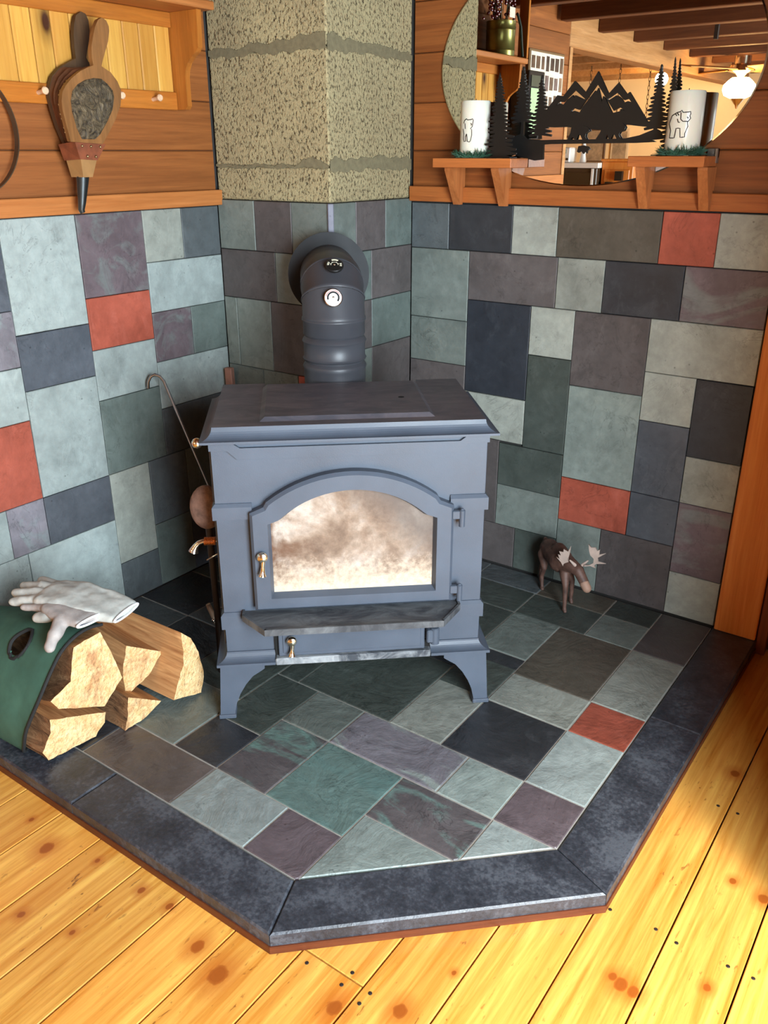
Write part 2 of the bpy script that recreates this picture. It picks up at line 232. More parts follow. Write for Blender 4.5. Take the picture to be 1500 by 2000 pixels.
def blob(name, caps, voxel, mat, parent=None, disp=None, smooth_it=3, M=None):
    """one continuous skin round tapered capsules (p, r, q, s)"""
    b = MB()
    for p, r, q, s_ in caps:
        p, q = Vector(p), Vector(q); d = (q - p); L = max(d.length, 1e-5); t = d / L
        path = [p - t * r * .97, p - t * r * .7, p - t * r * .3, p, q, q + t * s_ * .3, q + t * s_ * .7, q + t * s_ * .97]
        rad = [r * .2, r * .71, r * .95, r, s_, s_ * .95, s_ * .71, s_ * .2]
        b.tube(path, rad, n=12)
    o = b.build(name, mat, None, True)
    m = o.modifiers.new('r', 'REMESH'); m.mode = 'VOXEL'; m.voxel_size = voxel; m.use_smooth_shade = True
    sm = o.modifiers.new('s', 'SMOOTH'); sm.iterations = smooth_it; sm.factor = .5
    me = bpy.data.meshes.new_from_object(o.evaluated_get(bpy.context.evaluated_depsgraph_get()))
    old = o.data; bpy.data.objects.remove(o); bpy.data.meshes.remove(old)
    if disp:
        ns = [v.normal.copy() for v in me.vertices]
        for v, nn in zip(me.vertices, ns): v.co = v.co + nn * disp(v.co)
    if M is not None: me.transform(M)
    me.materials.clear(); me.materials.append(mat)
    for p in me.polygons: p.use_smooth = True
    me.name = name
    return new_obj(name, me, parent)

def arc(cx, cy, r, a0, a1, n):
    return [(cx + r * math.cos(R(a0 + (a1 - a0) * i / n)), cy + r * math.sin(R(a0 + (a1 - a0) * i / n))) for i in range(n + 1)]

# ------------------------------------------------------------------ materials
class NT:
    def __init__(s, name):
        s.mat = bpy.data.materials.new(name); s.mat.use_nodes = True; s.t = s.mat.node_tree
        s.p = s.t.nodes['Principled BSDF']; s.out = s.t.nodes['Material Output']
    def n(s, typ, **kw):
        nd = s.t.nodes.new(typ)
        for k, v in kw.items():
            if k.startswith('i_'):
                key = k[2:]; key = int(key) if key.isdigit() else key.replace('_', ' ')
                nd.inputs[key].default_value = v
            else: setattr(nd, k, v)
        return nd
    def l(s, a, b): s.t.links.new(a, b)
    def math(s, op, a, b=None, clamp=False):
        nd = s.n('ShaderNodeMath', operation=op, use_clamp=clamp)
        for i, x in enumerate((a, b)):
            if x is None: continue
            if isinstance(x, (int, float)): nd.inputs[i].default_value = x
            else: s.l(x, nd.inputs[i])
        return nd.outputs[0]
    def coords(s, scale=(1, 1, 1), rnd=True):
        tc = s.n('ShaderNodeTexCoord'); v = tc.outputs['Object']
        if rnd:
            oi = s.n('ShaderNodeObjectInfo'); m = s.math('MULTIPLY', oi.outputs['Random'], 53.0)
            a = s.n('ShaderNodeVectorMath', operation='ADD'); s.l(v, a.inputs[0]); s.l(m, a.inputs[1]); v = a.outputs[0]
        mp = s.n('ShaderNodeMapping'); s.l(v, mp.inputs['Vector']); mp.inputs['Scale'].default_value = scale
        return mp.outputs[0]
    def noise(s, vec, scale, detail=4, rough=.55, dist=0.0):
        nd = s.n('ShaderNodeTexNoise'); s.l(vec, nd.inputs['Vector']); nd.inputs['Scale'].default_value = scale; nd.inputs['Detail'].default_value = detail
        nd.inputs['Roughness'].default_value = rough; nd.inputs['Distortion'].default_value = dist
        return nd.outputs[0]
    def ramp(s, fac, stops, interp='LINEAR'):
        nd = s.n('ShaderNodeValToRGB'); s.l(fac, nd.inputs[0]); cr = nd.color_ramp; cr.interpolation = interp
        while len(cr.elements) < len(stops): cr.elements.new(.5)
        for e, (p, c) in zip(cr.elements, stops):
            e.position = p; e.color = (c, c, c, 1) if isinstance(c, (int, float)) else (*c[:3], 1)
        return nd.outputs[0]
    def mix(s, fac, a, b, blend='MIX'):
        nd = s.n('ShaderNodeMix', data_type='RGBA', blend_type=blend)
        for x, i in ((fac, 0), (a, 6), (b, 7)):
            if isinstance(x, (int, float)): nd.inputs[i].default_value = x if i == 0 else (x, x, x, 1)
            elif isinstance(x, (tuple, list)): nd.inputs[i].default_value = (*x[:3], 1)
            else: s.l(x, nd.inputs[i])
        return nd.outputs[2]
    def bump(s, h, strength=.3, dist=.002):
        nd = s.n('ShaderNodeBump'); s.l(h, nd.inputs['Height']); nd.inputs['Strength'].default_value = strength; nd.inputs['Distance'].default_value = dist
        s.l(nd.outputs[0], s.p.inputs['Normal'])
    def done(s, col=None, rough=.5, metal=0.0, spec=.5, **kw):
        if col is not None:
            if isinstance(col, (tuple, list)): s.p.inputs['Base Color'].default_value = (*col[:3], 1)
            else: s.l(col, s.p.inputs['Base Color'])
        if isinstance(rough, (int, float)): s.p.inputs['Roughness'].default_value = rough
        else: s.l(rough, s.p.inputs['Roughness'])
        s.p.inputs['Metallic'].default_value = metal; s.p.inputs['Specular IOR Level'].default_value = spec
        for k, v in kw.items(): s.p.inputs[k.replace('_', ' ')].default_value = v
        return s.mat

def sc(c, k): return tuple(min(1, x * k) for x in c)

def m_slate(name, srgb, rough=.55, streak=None, cleft=.25, dust=.12, spec=.4, ds=13, veins=.45):
    t = NT(name); c = s2l(srgb); v = t.coords()
    oi = t.n('ShaderNodeObjectInfo')
    a = t.noise(v, 5.5, 5, .6, .4); col = t.ramp(a, [(.28, sc(c, .76)), (.5, c), (.75, sc(c, 1.2))])
    if streak:
        vv = t.coords((1, 2.6, 2.6)); st = t.noise(vv, 4.0, 5, .6, 1.2); col = t.mix(t.ramp(st, [(.5, 0.0), (.64, .8)]), col, s2l(streak))
    f = t.noise(v, 34, 6, .65); col = t.mix(.30, col, t.ramp(f, [(.3, .28), (.7, .72)]), 'OVERLAY')
    d = t.noise(t.coords((1, 1.5, .7)), ds, 7, .74, .5); col = t.mix(t.ramp(d, [(.54, 0.0), (.74, dust * 5)]), col, tuple(x * 1.35 + .03 for x in c))
    sp = t.noise(t.coords((1.3, .9, 1)), 10, 7, .78, .3); col = t.mix(t.ramp(sp, [(.56, 0.0), (.72, .62)]), col, sc(c, .5))
    vo = t.n('ShaderNodeTexVoronoi'); t.l(v, vo.inputs['Vector']); vo.inputs['Scale'].default_value = 42
    pit = t.math('MULTIPLY', t.ramp(vo.outputs['Distance'], [(.06, 1.0), (.15, 0.0)]), t.ramp(t.noise(v, 17, 2), [(.56, 0.0), (.62, .75)]))
    col = t.mix(pit, col, sc(c, .35))
    if veins:
        vn = t.math('ABSOLUTE', t.math('SUBTRACT', t.noise(t.coords((1, 1.7, 1)), 6.5, 5, .6, 1.6), .5)); vm = t.ramp(t.noise(v, 4.3, 3), [(.46, 0.0), (.6, 1.0)])
        col = t.mix(t.math('MULTIPLY', t.math('MULTIPLY', t.ramp(vn, [(.0, 1.0), (.014, 0.0)]), vm), veins), col, sc(c, .34))
    br = t.math('MULTIPLY_ADD', oi.outputs['Random'], .22); br.node.inputs[2].default_value = .89
    hs = t.n('ShaderNodeHueSaturation'); t.l(col, hs.inputs['Color']); t.l(br, hs.inputs['Value'])
    h = t.math('ADD', t.math('MULTIPLY', t.noise(t.coords((1, 1, 1)), 7, 6, .6, .8), 1.0), t.math('MULTIPLY', f, .25))
    t.bump(h, cleft, .012)
    return t.done(hs.outputs[0], t.ramp(a, [(.3, rough - .08), (.7, rough + .1)]), 0, spec)

def m_wood(name, ca, cb, grain=(3, 60, 60), knots=0.0, rough=.45, knot_scale=(2.2, 7, 7), var=.25, explicit=None, spec=.4, coat=0.0, cc=None, flecks=0.0):
    """grain: coordinate scale, small along the grain"""
    t = NT(name); A, B = s2l(ca), s2l(cb); v = t.coords(grain)
    g1 = t.noise(v, 1.0, 5, .6, .6); col = t.ramp(g1, [(.3, A), (.68, B)])
    g2 = t.noise(t.coords(tuple(x * 3.2 for x in grain)), 1.0, 4, .7, .2); col = t.mix(.4, col, t.ramp(g2, [(.3, .3), (.7, .66)]), 'OVERLAY')
    big = t.noise(t.coords(tuple(x * .16 for x in grain)), 1.0, 3, .5, .5); col = t.mix(t.ramp(big, [(.42, 0.0), (.75, .6)]), col, s2l(cc) if cc else sc(A, .75))
    h = g2
    if flecks:
        fl = t.noise(t.coords((75, 22, 75)), 1.0, 3, .7, .4); fm = t.noise(t.coords((2.5, 2.5, 2.5)), 1.0, 3, .6)
        col = t.mix(t.math('MULTIPLY', t.ramp(fl, [(.64, 0.0), (.71, flecks)]), t.ramp(fm, [(.42, .15), (.62, 1.0)])), col, s2l((112, 60, 22)))
    if knots:
        vo = t.n('ShaderNodeTexVoronoi'); t.l(t.coords(knot_scale), vo.inputs['Vector']); vo.inputs['Scale'].default_value = 1.0
        k = t.ramp(vo.outputs['Distance'], [(.05 * knots, 1.0), (.1 * knots, .45), (.2 * knots, 0.0)])
        col = t.mix(k, col, s2l((66, 34, 16)))
    if explicit:
        tc = t.n('ShaderNodeTexCoord'); cur = None; dk = None
        for (x, y, r) in explicit:
            q = t.n('ShaderNodeVectorMath', operation='SUBTRACT'); t.l(tc.outputs['Object'], q.inputs[0]); q.inputs[1].default_value = (x, y, -.05)
            w = t.n('ShaderNodeVectorMath', operation='MULTIPLY'); t.l(q.outputs[0], w.inputs[0]); w.inputs[1].default_value = (1 / r, .8 / r, 0)
            ln = t.n('ShaderNodeVectorMath', operation='LENGTH'); t.l(w.outputs[0], ln.inputs[0])
            cur = ln.outputs['Value'] if cur is None else t.math('MINIMUM', cur, ln.outputs['Value'])
        cur = t.math('ADD', cur, t.math('MULTIPLY', t.math('SUBTRACT', t.noise(t.coords((1, 1, 1)), 60, 2), .5), .5))
        col = t.mix(t.ramp(cur, [(.0, .97), (.55, .93), (.62, 1.0), (.85, .7), (1.05, .0)]), col, s2l((58, 24, 8)))
        halo = t.ramp(t.math('MULTIPLY', cur, .25), [(.2, .7), (.75, 0.0)]); col = t.mix(halo, col, s2l((170, 88, 28)))
    if var:
        oi = t.n('ShaderNodeObjectInfo'); br = t.math('MULTIPLY_ADD', oi.outputs['Random'], var); br.node.inputs[2].default_value = 1 - var * .55
        hs = t.n('ShaderNodeHueSaturation'); t.l(col, hs.inputs['Color']); t.l(br, hs.inputs['Value']); col = hs.outputs[0]
    t.bump(h, .12, .003)
    if coat: t.p.inputs['Coat Weight'].default_value = coat; t.p.inputs['Coat Roughness'].default_value = .18
    return t.done(col, rough, 0, spec)

def m_plain(name, srgb, rough=.5, metal=0.0, spec=.5, var=.12, scale=30, bump=.0, bd=.001, cb=None, **kw):
    t = NT(name); c = s2l(srgb); v = t.coords(); a = t.noise(v, scale, 5, .6)
    col = t.ramp(a, [(.3, sc(c, 1 - var)), (.7, s2l(cb) if cb else sc(c, 1 + var))])
    if bump: t.bump(t.noise(v, scale * 3, 4, .6), bump, bd)
    return t.done(col, rough, metal, spec, **kw)

def m_emit(name, srgb, power, base=(200, 200, 200)):
    t = NT(name); t.p.inputs['Emission Color'].default_value = (*s2l(srgb), 1); t.p.inputs['Emission Strength'].default_value = power
    return t.done(s2l(base), .5)

SLATE_RGB = dict(LG=(145, 155, 152), LM=(146, 150, 141), LC=(140, 152, 146), GM=(112, 120, 114), GG=(100, 111, 106), GN=(70, 77, 72), TL=(102, 126, 120),
    DG=(84, 90, 92), DK=(72, 77, 84), BK=(50, 52, 56), NV=(46, 50, 57), BG=(78, 82, 88), PU=(100, 88, 92), PB=(86, 80, 79), PG=(118, 114, 120), PT=(92, 86, 87), BW=(90, 82, 79), BR=(84, 78, 68), RD=(156, 78, 60))
M_SL = {k: m_slate('slate_' + k.lower(), (122, 132, 126) if k == 'LC' else c, streak={'PT': (96, 124, 118), 'PU': (112, 118, 116), 'PG': (124, 134, 134)}.get(k), rough=.5) for k, c in SLATE_RGB.items()}
M_HSL = {k: m_slate('hearth_slate_' + k.lower(), tuple(x * .86 for x in c), streak={'PT': (100, 130, 122), 'PG': (130, 140, 134), 'TL': (84, 112, 108)}.get(k), rough=.38, cleft=.65, spec=.5, veins=.8) for k, c in SLATE_RGB.items()}
def _border():
    t = NT('hearth_border_slate'); v = t.coords(); a = t.noise(v, 9, 5, .65, .3); f = t.noise(v, 95, 5, .7); m = t.math('ADD', t.math('MULTIPLY', a, .55), t.math('MULTIPLY', f, .45))
    col = t.ramp(m, [(.40, s2l((36, 39, 45))), (.50, s2l((50, 53, 60))), (.60, s2l((74, 78, 85)))])
    t.bump(t.math('ADD', t.noise(v, 12, 5, .6), t.math('MULTIPLY', f, .3)), .35, .01); return t.done(col, t.ramp(f, [(.35, .3), (.65, .48)]), 0, .5)
M_BORDER = _border()
M_GROUT_D = m_plain('dark_mortar', (48, 46, 44), .9)
M_GROUT_L = m_plain('light_grout', (150, 146, 138), .9)
M_FLOOR = m_wood('floor_pine', (190, 122, 42), (230, 176, 86), (55, 2.4, 55), rough=.33, var=.2, explicit=[(x, y, r * .85) for x, y, r in D_KN], coat=.25, flecks=.8, cc=(190, 108, 32))
M_BOARD_R = m_wood('wall_pine_right', (120, 64, 26), (148, 86, 40), (2.2, 60, 60), knots=.7, knot_scale=(2.6, 9, 9), rough=.5)
M_BOARD_L = m_wood('wall_pine_left', (122, 70, 32), (152, 92, 46), (60, 2.2, 60), knots=.8, knot_scale=(9, 2.6, 9), rough=.5)
M_TRIM_R = m_wood('trim_pine_right', (152, 82, 36), (174, 102, 50), (2.5, 60, 60), knots=.4, rough=.45)
M_TRIM_L = m_wood('trim_pine_left', (164, 98, 48), (186, 120, 66), (60, 2.5, 60), knots=.4, rough=.45)
M_CASE = m_wood('casing_pine', (212, 122, 52), (230, 148, 74), (60, 60, 2.5), knots=.0, rough=.45)
M_RACKRAIL = m_wood('rack_rail_pine', (164, 94, 32), (186, 116, 46), (60, 3, 60), knots=.0, rough=.4)
M_RACKSIDE = m_wood('rack_side_pine', (160, 92, 32), (182, 114, 46), (60, 60, 3), knots=.0, rough=.4)
M_BEAD = m_wood('bead_pine', (190, 138, 58), (212, 164, 80), (70, 70, 2.5), knots=1.5, knot_scale=(9, 9, 4.4), rough=.38, var=.16, cc=(172, 110, 44))
M_DARKBEAM = m_wood('dark_beam', (92, 52, 28), (118, 70, 38), (2.5, 40, 40), rough=.7)
M_PALEBEAM = m_wood('pale_beam', (172, 122, 72), (196, 148, 98), (40, 2.5, 40), rough=.6)
M_REDDOOR = m_wood('red_door_wood', (110, 56, 30), (136, 74, 42), (50, 50, 2.5), rough=.4)
# ------------------------------------------------------------------ room shell
M_PLASTER = m_plain('warm_plaster', (206, 170, 120), .8, var=.04, scale=6)
M_BLOCK = None
def _block():
    t = NT('rough_concrete_block'); v = t.coords((1, 1, 1), False)
    a = t.noise(v, 3.2, 4, .6); col = t.ramp(a, [(.3, s2l((152, 138, 106))), (.7, s2l((176, 164, 126)))])
    n = t.noise(v, 210, 3, .6); n2 = t.noise(t.coords((1, 1, .8), False), 120, 3, .6)
    pit = t.ramp(n2, [(.34, 1.0), (.44, 0.0)])
    col = t.mix(.28, col, t.ramp(n, [(.3, .25), (.7, .75)]), 'OVERLAY'); col = t.mix(t.math('MULTIPLY', pit, .8), col, s2l((74, 64, 48)))
    h = t.math('ADD', t.math('MULTIPLY', t.ramp(n2, [(.28, 0.0), (.5, 1.0)]), 1.0), t.math('MULTIPLY', n, .5))
    t.bump(h, .75, .007); return t.done(col, .95, 0, .15)
M_BLOCK = _block()
M_MORTAR = m_plain('block_mortar', (116, 108, 82), .95, var=.2, scale=60, bump=.5, bd=.002)

def convex_clip(poly, a, b):
    """keep the left side of a->b"""
    out = []; f = lambda p: (b[0] - a[0]) * (p[1] - a[1]) - (b[1] - a[1]) * (p[0] - a[0])
    for i, p in enumerate(poly):
        q = poly[(i + 1) % len(poly)]; fp, fq = f(p), f(q)
        if fp >= 0: out.append(p)
        if fp * fq < 0: t = fp / (fp - fq); out.append((p[0] + (q[0] - p[0]) * t, p[1] + (q[1] - p[1]) * t))
    return out
def inset(poly, d):
    """inset a convex counter-clockwise polygon"""
    n = len(poly); lines = []
    for i in range(n):
        p, q = Vector(poly[i]), Vector(poly[(i + 1) % n]); t = (q - p).normalized(); lines.append((p + Vector((-t.y, t.x)) * d, t))
    out = []
    for i in range(n):
        (p, t), (q, u) = lines[i - 1], lines[i]; den = t.x * u.y - t.y * u.x
        if abs(den) < 1e-9: out.append(tuple(q)); continue
        s_ = ((q.x - p.x) * u.y - (q.y - p.y) * u.x) / den; out.append(tuple(p + t * s_))
    return out
def slab_piece(name, poly, fn, thick, mat, parent, gap=.001, ch=.0016, jit=.0007):
    area2 = sum(poly[i][0] * poly[(i + 1) % len(poly)][1] - poly[(i + 1) % len(poly)][0] * poly[i][1] for i in range(len(poly)))
    if area2 < 0: poly = poly[::-1]
    p0 = inset(poly, gap); dh = random.uniform(-jit, jit) * .9
    p0 = [(u + random.uniform(-jit, jit) * .6, v + random.uniform(-jit, jit) * .6) for u, v in p0]
    p1 = inset(p0, ch); b = MB()
    b.loft([[fn(u, v, -thick) for u, v in p0], [fn(u, v, dh - ch) for u, v in p0], [fn(u, v, dh) for u, v in p1]])
    return b.build(name, mat, parent)
def rect(a, b, c, d): return [(a, c), (b, c), (b, d), (a, d)]
AXM = {'L': lambda u, v, h: (h, u, v), 'R': lambda u, v, h: (u, -h, v), 'CL': lambda u, v, h: (u, -.433 - h, v), 'CR': lambda u, v, h: (.472 + h, u, v), 'H': lambda u, v, h: (u, v, h)}

# floor
floor = tag(MB().box(-3, 3.3, -5.8, .12, -.09, -.0685).build('floor', m_plain('subfloor', (50, 30, 16), .9)), kind='structure')
JX = [.06 + .1407 * i for i in range(3)] + [.482, .623, .7645, .9055, 1.045, 1.1895, 1.3285, 1.472, 1.613, 1.7555, 1.897, 2.041]
while JX[-1] < 3.1: JX.append(JX[-1] + .1415)
k = JX[0]
while k > -2.9: k -= .1415; JX.insert(0, k)
for a, b in zip(JX, JX[1:]):
    cuts = [-5.79, 0.1]
    if abs(a - 1.3285) < .002: cuts = [-5.79, -1.629, 0.1]
    elif a < .3 or a > 2.2: cuts = [-5.79, -3.2 + random.uniform(-.8, .8), 0.1]
    for c, d in zip(cuts, cuts[1:]):
        slab_piece('plank', rect(a, b, c, d), lambda u, v, h: (u, v, -.05 + h), .017, M_FLOOR, floor, gap=.0016, ch=.0014, jit=.0002)
nails = MB()
for x, y in D_NL: nails.lathe([(.0042, -.006), (.0042, .0002), (.003, .0008)], Matrix.Translation((x, y, -.05)), n=8)
nails.build('nail', m_plain('iron_nail', (60, 52, 48), .5, .6), floor)

# walls
def wall(name, boxes, mat):
    b = MB()
    for q in boxes: b.box(*q)
    return tag(b.build(name, mat), kind='structure')
wl = wall('wall_left', [(-.12, -.0125, -2.2, .0, -.05, 2.2)], M_GROUT_D)
wr = wall('wall_right', [(.0, 1.78, .0125, .12, -.05, 2.2), (1.78, 2.16, .0125, .12, 2.0, 2.2), (2.16, 3.2, .0, .12, -.05, 2.2)], M_GROUT_D)
for c, a, b, z0, z1 in D_TILES['L'] + [('GM', -1.68, -1.3854, .9934, 1.2263), ('LG', -1.68, -1.3854, .6893, .9934), ('PU', -1.68, -1.3854, .4532, .6893), ('GM', -1.68, -1.3854, .3018, .4532), ('DG', -1.68, -1.5326, .0, .3018)]:
    slab_piece('tile', rect(a, b, z0, z1), AXM['L'], .012, M_SL[c], wl)
for c, a, b, z0, z1 in D_TILES['R']: slab_piece('tile', rect(a, b, z0, z1), AXM['R'], .012, M_SL[c], wr)
BZ = [1.272, 1.391, 1.531, 1.672, 1.813, 1.954, 2.095, 2.2]
for a, b in zip(BZ, BZ[1:]):
    slab_piece('board', rect(-2.2, -.434, a, b), AXM['L'], .012, M_BOARD_L, wl, gap=.0008, ch=.003, jit=.0002)
    slab_piece('board', rect(.473, 1.78, a, b), AXM['R'], .012, M_BOARD_R, wr, gap=.0008, ch=.003, jit=.0002)
for a, b in zip([-.05] + [.14 * i + .09 for i in range(9)], [.14 * i + .09 for i in range(9)]):
    slab_piece('board', rect(-2.2, -1.682, a, min(b, 1.225)), AXM['L'], .012, M_BOARD_L, wl, gap=.0008, ch=.003, jit=.0002)
tag(MB().box(.0005, .021, -2.2, -.4285, 1.229, 1.275, .002).build('trim_1', M_TRIM_L), kind='structure')
tag(MB().box(.474, 1.645, -.021, -.0005, 1.2375, 1.2835, .002).build('trim_2', M_TRIM_R), kind='structure')
tag(MB().box(1.646, 1.769, -.02, -.0005, .0005, 2.1, .003).build('trim_3', M_CASE), kind='structure')
# reddish door beside the casing
d1 = tag(MB().box(1.80, 2.13, .03, .06, -.045, 1.98, .003).build('door_1', M_REDDOOR), kind='structure')
MB().box(1.7705, 1.80, -.004, .12, -.05, 2.0, .002).box(2.13, 2.16, -.004, .12, -.05, 2.0, .002).build('jamb', M_REDDOOR, d1)
for z0, z1 in ((.12, .85), (1.0, 1.85)):
    for x0, x1 in ((1.87, 2.06),): MB().box(x0, x1, .022, .031, z0, z1, .006).build('panel', M_REDDOOR, d1)
MB().ball((1.86, .0, .92), .026).lathe([(.012, 0), (.012, .03)], frame((1.86, .03, .92), (0, -1, 0))).build('door_handle', m_plain('brass_knob', (200, 160, 90), .25, 1.0), d1, True)
ws = wall('wall_side', [(3.2, 3.32, -5.8, -2.96, -.05, 2.2), (3.2, 3.32, -.6, .12, -.05, 2.2), (3.2, 3.32, -2.96, -.6, 1.98, 2.2), (3.2, 3.32, -2.96, -.6, -.05, .26)], M_PLASTER)
w1 = tag(MB().box(3.20, 3.3, -2.96, -2.93, .26, 1.98, .004).box(3.20, 3.3, -.63, -.6, .26, 1.98, .004).box(3.20, 3.3, -2.93, -.63, 1.95, 1.98, .004).box(3.20, 3.3, -2.93, -.63, .26, .29, .004).build('window_1', M_CASE), kind='structure')
wk = wall('wall_back', [(-3, .3, -5.92, -5.8, -.05, 2.2), (2.1, 3.32, -5.92, -5.8, -.05, 2.2), (.3, 2.1, -5.92, -5.8, -.05, .7), (.3, 2.1, -5.92, -5.8, 2.0, 2.2)], m_plain('cream_back_plaster', (240, 212, 168), .8, var=.03, scale=6))
w2 = tag(MB().box(.3, .36, -5.9, -5.79, .7, 2.0, .004).box(2.04, 2.1, -5.9, -5.79, .7, 2.0, .004).box(.36, 2.04, -5.9, -5.79, 1.94, 2.0, .004).box(.36, 2.04, -5.9, -5.76, .7, .75, .004).build('window_2', M_CASE), kind='structure')
M_CREAM = m_plain('cream_kitchen_plaster', (240, 212, 168), .8, var=.03, scale=6)
wall('wall_kitchen', [(-3.12, -3, -5.8, -2.2, -.05, 2.2), (-3.0, -.12, -2.3, -2.2, -.05, 2.2)], M_CREAM)
# short unseen return wall beside the red door, put in and sized to shade the corner
wall('wall_return', [(2.2, 2.3, -1.10, .0, -.05, 2.2)], M_PLASTER)
ce = tag(MB().box(-3.12, 3.32, -5.92, .12, 2.2, 2.26).build('ceiling', M_DARKBEAM), kind='structure')
for i in range(11):
    y = -.45 - .535 * i
    MB().box(.0 if y < -2.2 else .02, 3.19, y - .035, y + .035, 2.0, 2.199, .004).build('joist', M_DARKBEAM, ce)
    if y < -2.25: MB().box(-2.99, -.121, y - .035, y + .035, 2.0, 2.199, .004).build('joist', M_PALEBEAM, ce)
MB().box(-.12, -.001, -5.78, -2.2, 1.9, 2.199, .006).build('carrying_beam', M_PALEBEAM, ce)
MB().box(.508, .532, -2.99, -2.97, 1.97, 2.199, .002).build('rod', m_plain('dark_strap', (40, 26, 18), .6), ce)
tag(MB().box(-.125, .006, -2.235, -2.2, -.05, 1.9, .003).build('trim_4', M_PALEBEAM), kind='structure')

# ------------------------------------------------------------------ chimney
ch = thing('chimney', 'square concrete block chimney with slate tiled base in the room corner', 'chimney', (.0, .0, -.05))
def cpart(o): o.location = (0, 0, .05); return o
cpart(MB().box(.0, .4605, -.4215, .0, -.05, 1.245).build('core', M_GROUT_D, ch))
ZB = [1.2455, 1.346, 1.66, 1.97, 2.199]
for a, b in zip(ZB, ZB[1:]): cpart(MB().box(.0, .466, -.427, .0, a + .0015, b - .0015, .004).build('block', M_BLOCK, ch))
def mortar_band(zc, hl, hr, prof):
    """smeared joint round both faces, ragged edges, a few millimetres proud"""
    b = MB(); N = 120
    for face in (0, 1):
        r0, r1, r2, r3 = [], [], [], []
        for i in range(N + 1):
            s_ = i / N; u = (.001 + .4645 * s_) if face == 0 else (-.426 + .425 * s_)
            t_ = s_ if face == 0 else 1 - s_
            up = prof(t_, face) + (hl if face == 0 else hr) * (.5 + .5 * noise.noise((s_ * 9, face * 7.1, zc))) ; dn = (hl if face == 0 else hr) * (.45 + .5 * noise.noise((s_ * 11 + 5, face * 3.3, zc)))
            up += .004 * noise.noise((s_ * 60, face, zc)) + .004 * noise.noise((s_ * 19, face, zc)); dn += .004 * noise.noise((s_ * 70, face + 3, zc)) + .003 * noise.noise((s_ * 23, face, zc))
            P_ = (lambda u, z, h: (u, -.427 - h, z)) if face == 0 else (lambda u, z, h: (.466 + h, u, z))
            r0.append(P_(u, zc - dn, -.003)); r1.append(P_(u, zc - dn + .002, .0022)); r2.append(P_(u, zc + up - .002, .0022)); r3.append(P_(u, zc + up, -.003))
        b.loft([r0, r1, r2, r3], closed=False, cap0=False, cap1=False)
    cpart(b.build('mortar', M_MORTAR, ch, True))
mortar_band(1.346, .012, .024, lambda t, f: (.022 * max(0, 1 - abs(t - .86) / .14) if f == 0 else .014))
mortar_band(1.66, .022, .022, lambda t, f: .022 * t * t + .004)
mortar_band(1.97, .02, .02, lambda t, f: .01 * t)
for k in ('CL', 'CR'):
    for c, a, b, z0, z1 in D_TILES[k]: cpart(slab_piece('tile', rect(a, b, z0, z1), AXM[k], .012, M_SL[c], ch))
mb = MB().box(-.009, .009, -.004, .012, 1.10, 1.2455, .002, M=Matrix.Translation((.4715, -.4325, 0)) @ Matrix.Rotation(R(45), 4, 'Z'))
cpart(mb.build('tile', m_slate('lavender_slate', (104, 104, 116), .5), ch))

# ------------------------------------------------------------------ raised hearth
he = thing('hearth', 'raised slate hearth with dark bullnose border under the wood stove', 'hearth', (.9, -.85, -.05))
def hp(o): o.location = (-.9, .85, .05); return o
OUT = [(.001, -1.677), (1.2833, -1.677), (1.774, -1.2062), (1.774, -.0215), (.001, -.0215)]
ib = [(.001, -1.6785), (1.284, -1.6785), (1.7755, -1.2068), (1.7755, -.0015), (.4745, -.0015), (.4745, -.4355), (.001, -.4355)]
hp(MB().prism(ib, lambda u, v, h: (u, v, h), -.0495, -.0312).build('base_trim', m_wood('base_trim_wood', (84, 38, 18), (108, 54, 28), (4, 4, 40), rough=.5), he))
bed = [(.001, -1.5440), (1.2310, -1.5440), (1.6375, -1.1500), (1.6375, -.0135), (.4865, -.0135), (.4865, -.4475), (.001, -.4475)]
hp(MB().prism(bed, lambda u, v, h: (u, v, h), -.0305, -.0022).build('grout_bed', M_GROUT_L, he))
for q in ([(.002, -1.677), (.666, -1.677), (.666, -1.5455), (.002, -1.5455)], [(.666, -1.677), (1.2833, -1.677), (1.2323, -1.5455), (.666, -1.5455)],
          [(1.2833, -1.677), (1.774, -1.2062), (1.639, -1.1499), (1.2323, -1.5455)], [(1.774, -1.2062), (1.774, -.5775), (1.639, -.5775), (1.639, -1.1499)], [(1.774, -.5775), (1.774, -.0014), (1.639, -.0014), (1.639, -.5775)]):
    hp(slab_piece('border_slab', q, AXM['H'], .0310, M_BORDER, he, gap=.0009, ch=.004, jit=.0003))
DA, DB = (1.2323, -1.5455), (1.639, -1.1499)
for c, a, b, z0, z1 in D_TILES['H']:
    if z1 > -.012: z1 = -.0125
    if a < .012: a = .0012
    if z1 > -.445 and a < .486: a = .486
    if b - a < .02: continue
    pl_ = rect(a, b, z0, z1)
    pl_ = convex_clip(pl_, DA, DB)
    if len(pl_) < 3 or abs(sum(pl_[i][0] * pl_[(i + 1) % len(pl_)][1] - pl_[(i + 1) % len(pl_)][0] * pl_[i][1] for i in range(len(pl_)))) < 4e-4: continue
    hp(slab_piece('tile', pl_, AXM['H'], .0300, M_HSL[c], he, gap=.0018, ch=.0018, jit=.0007))
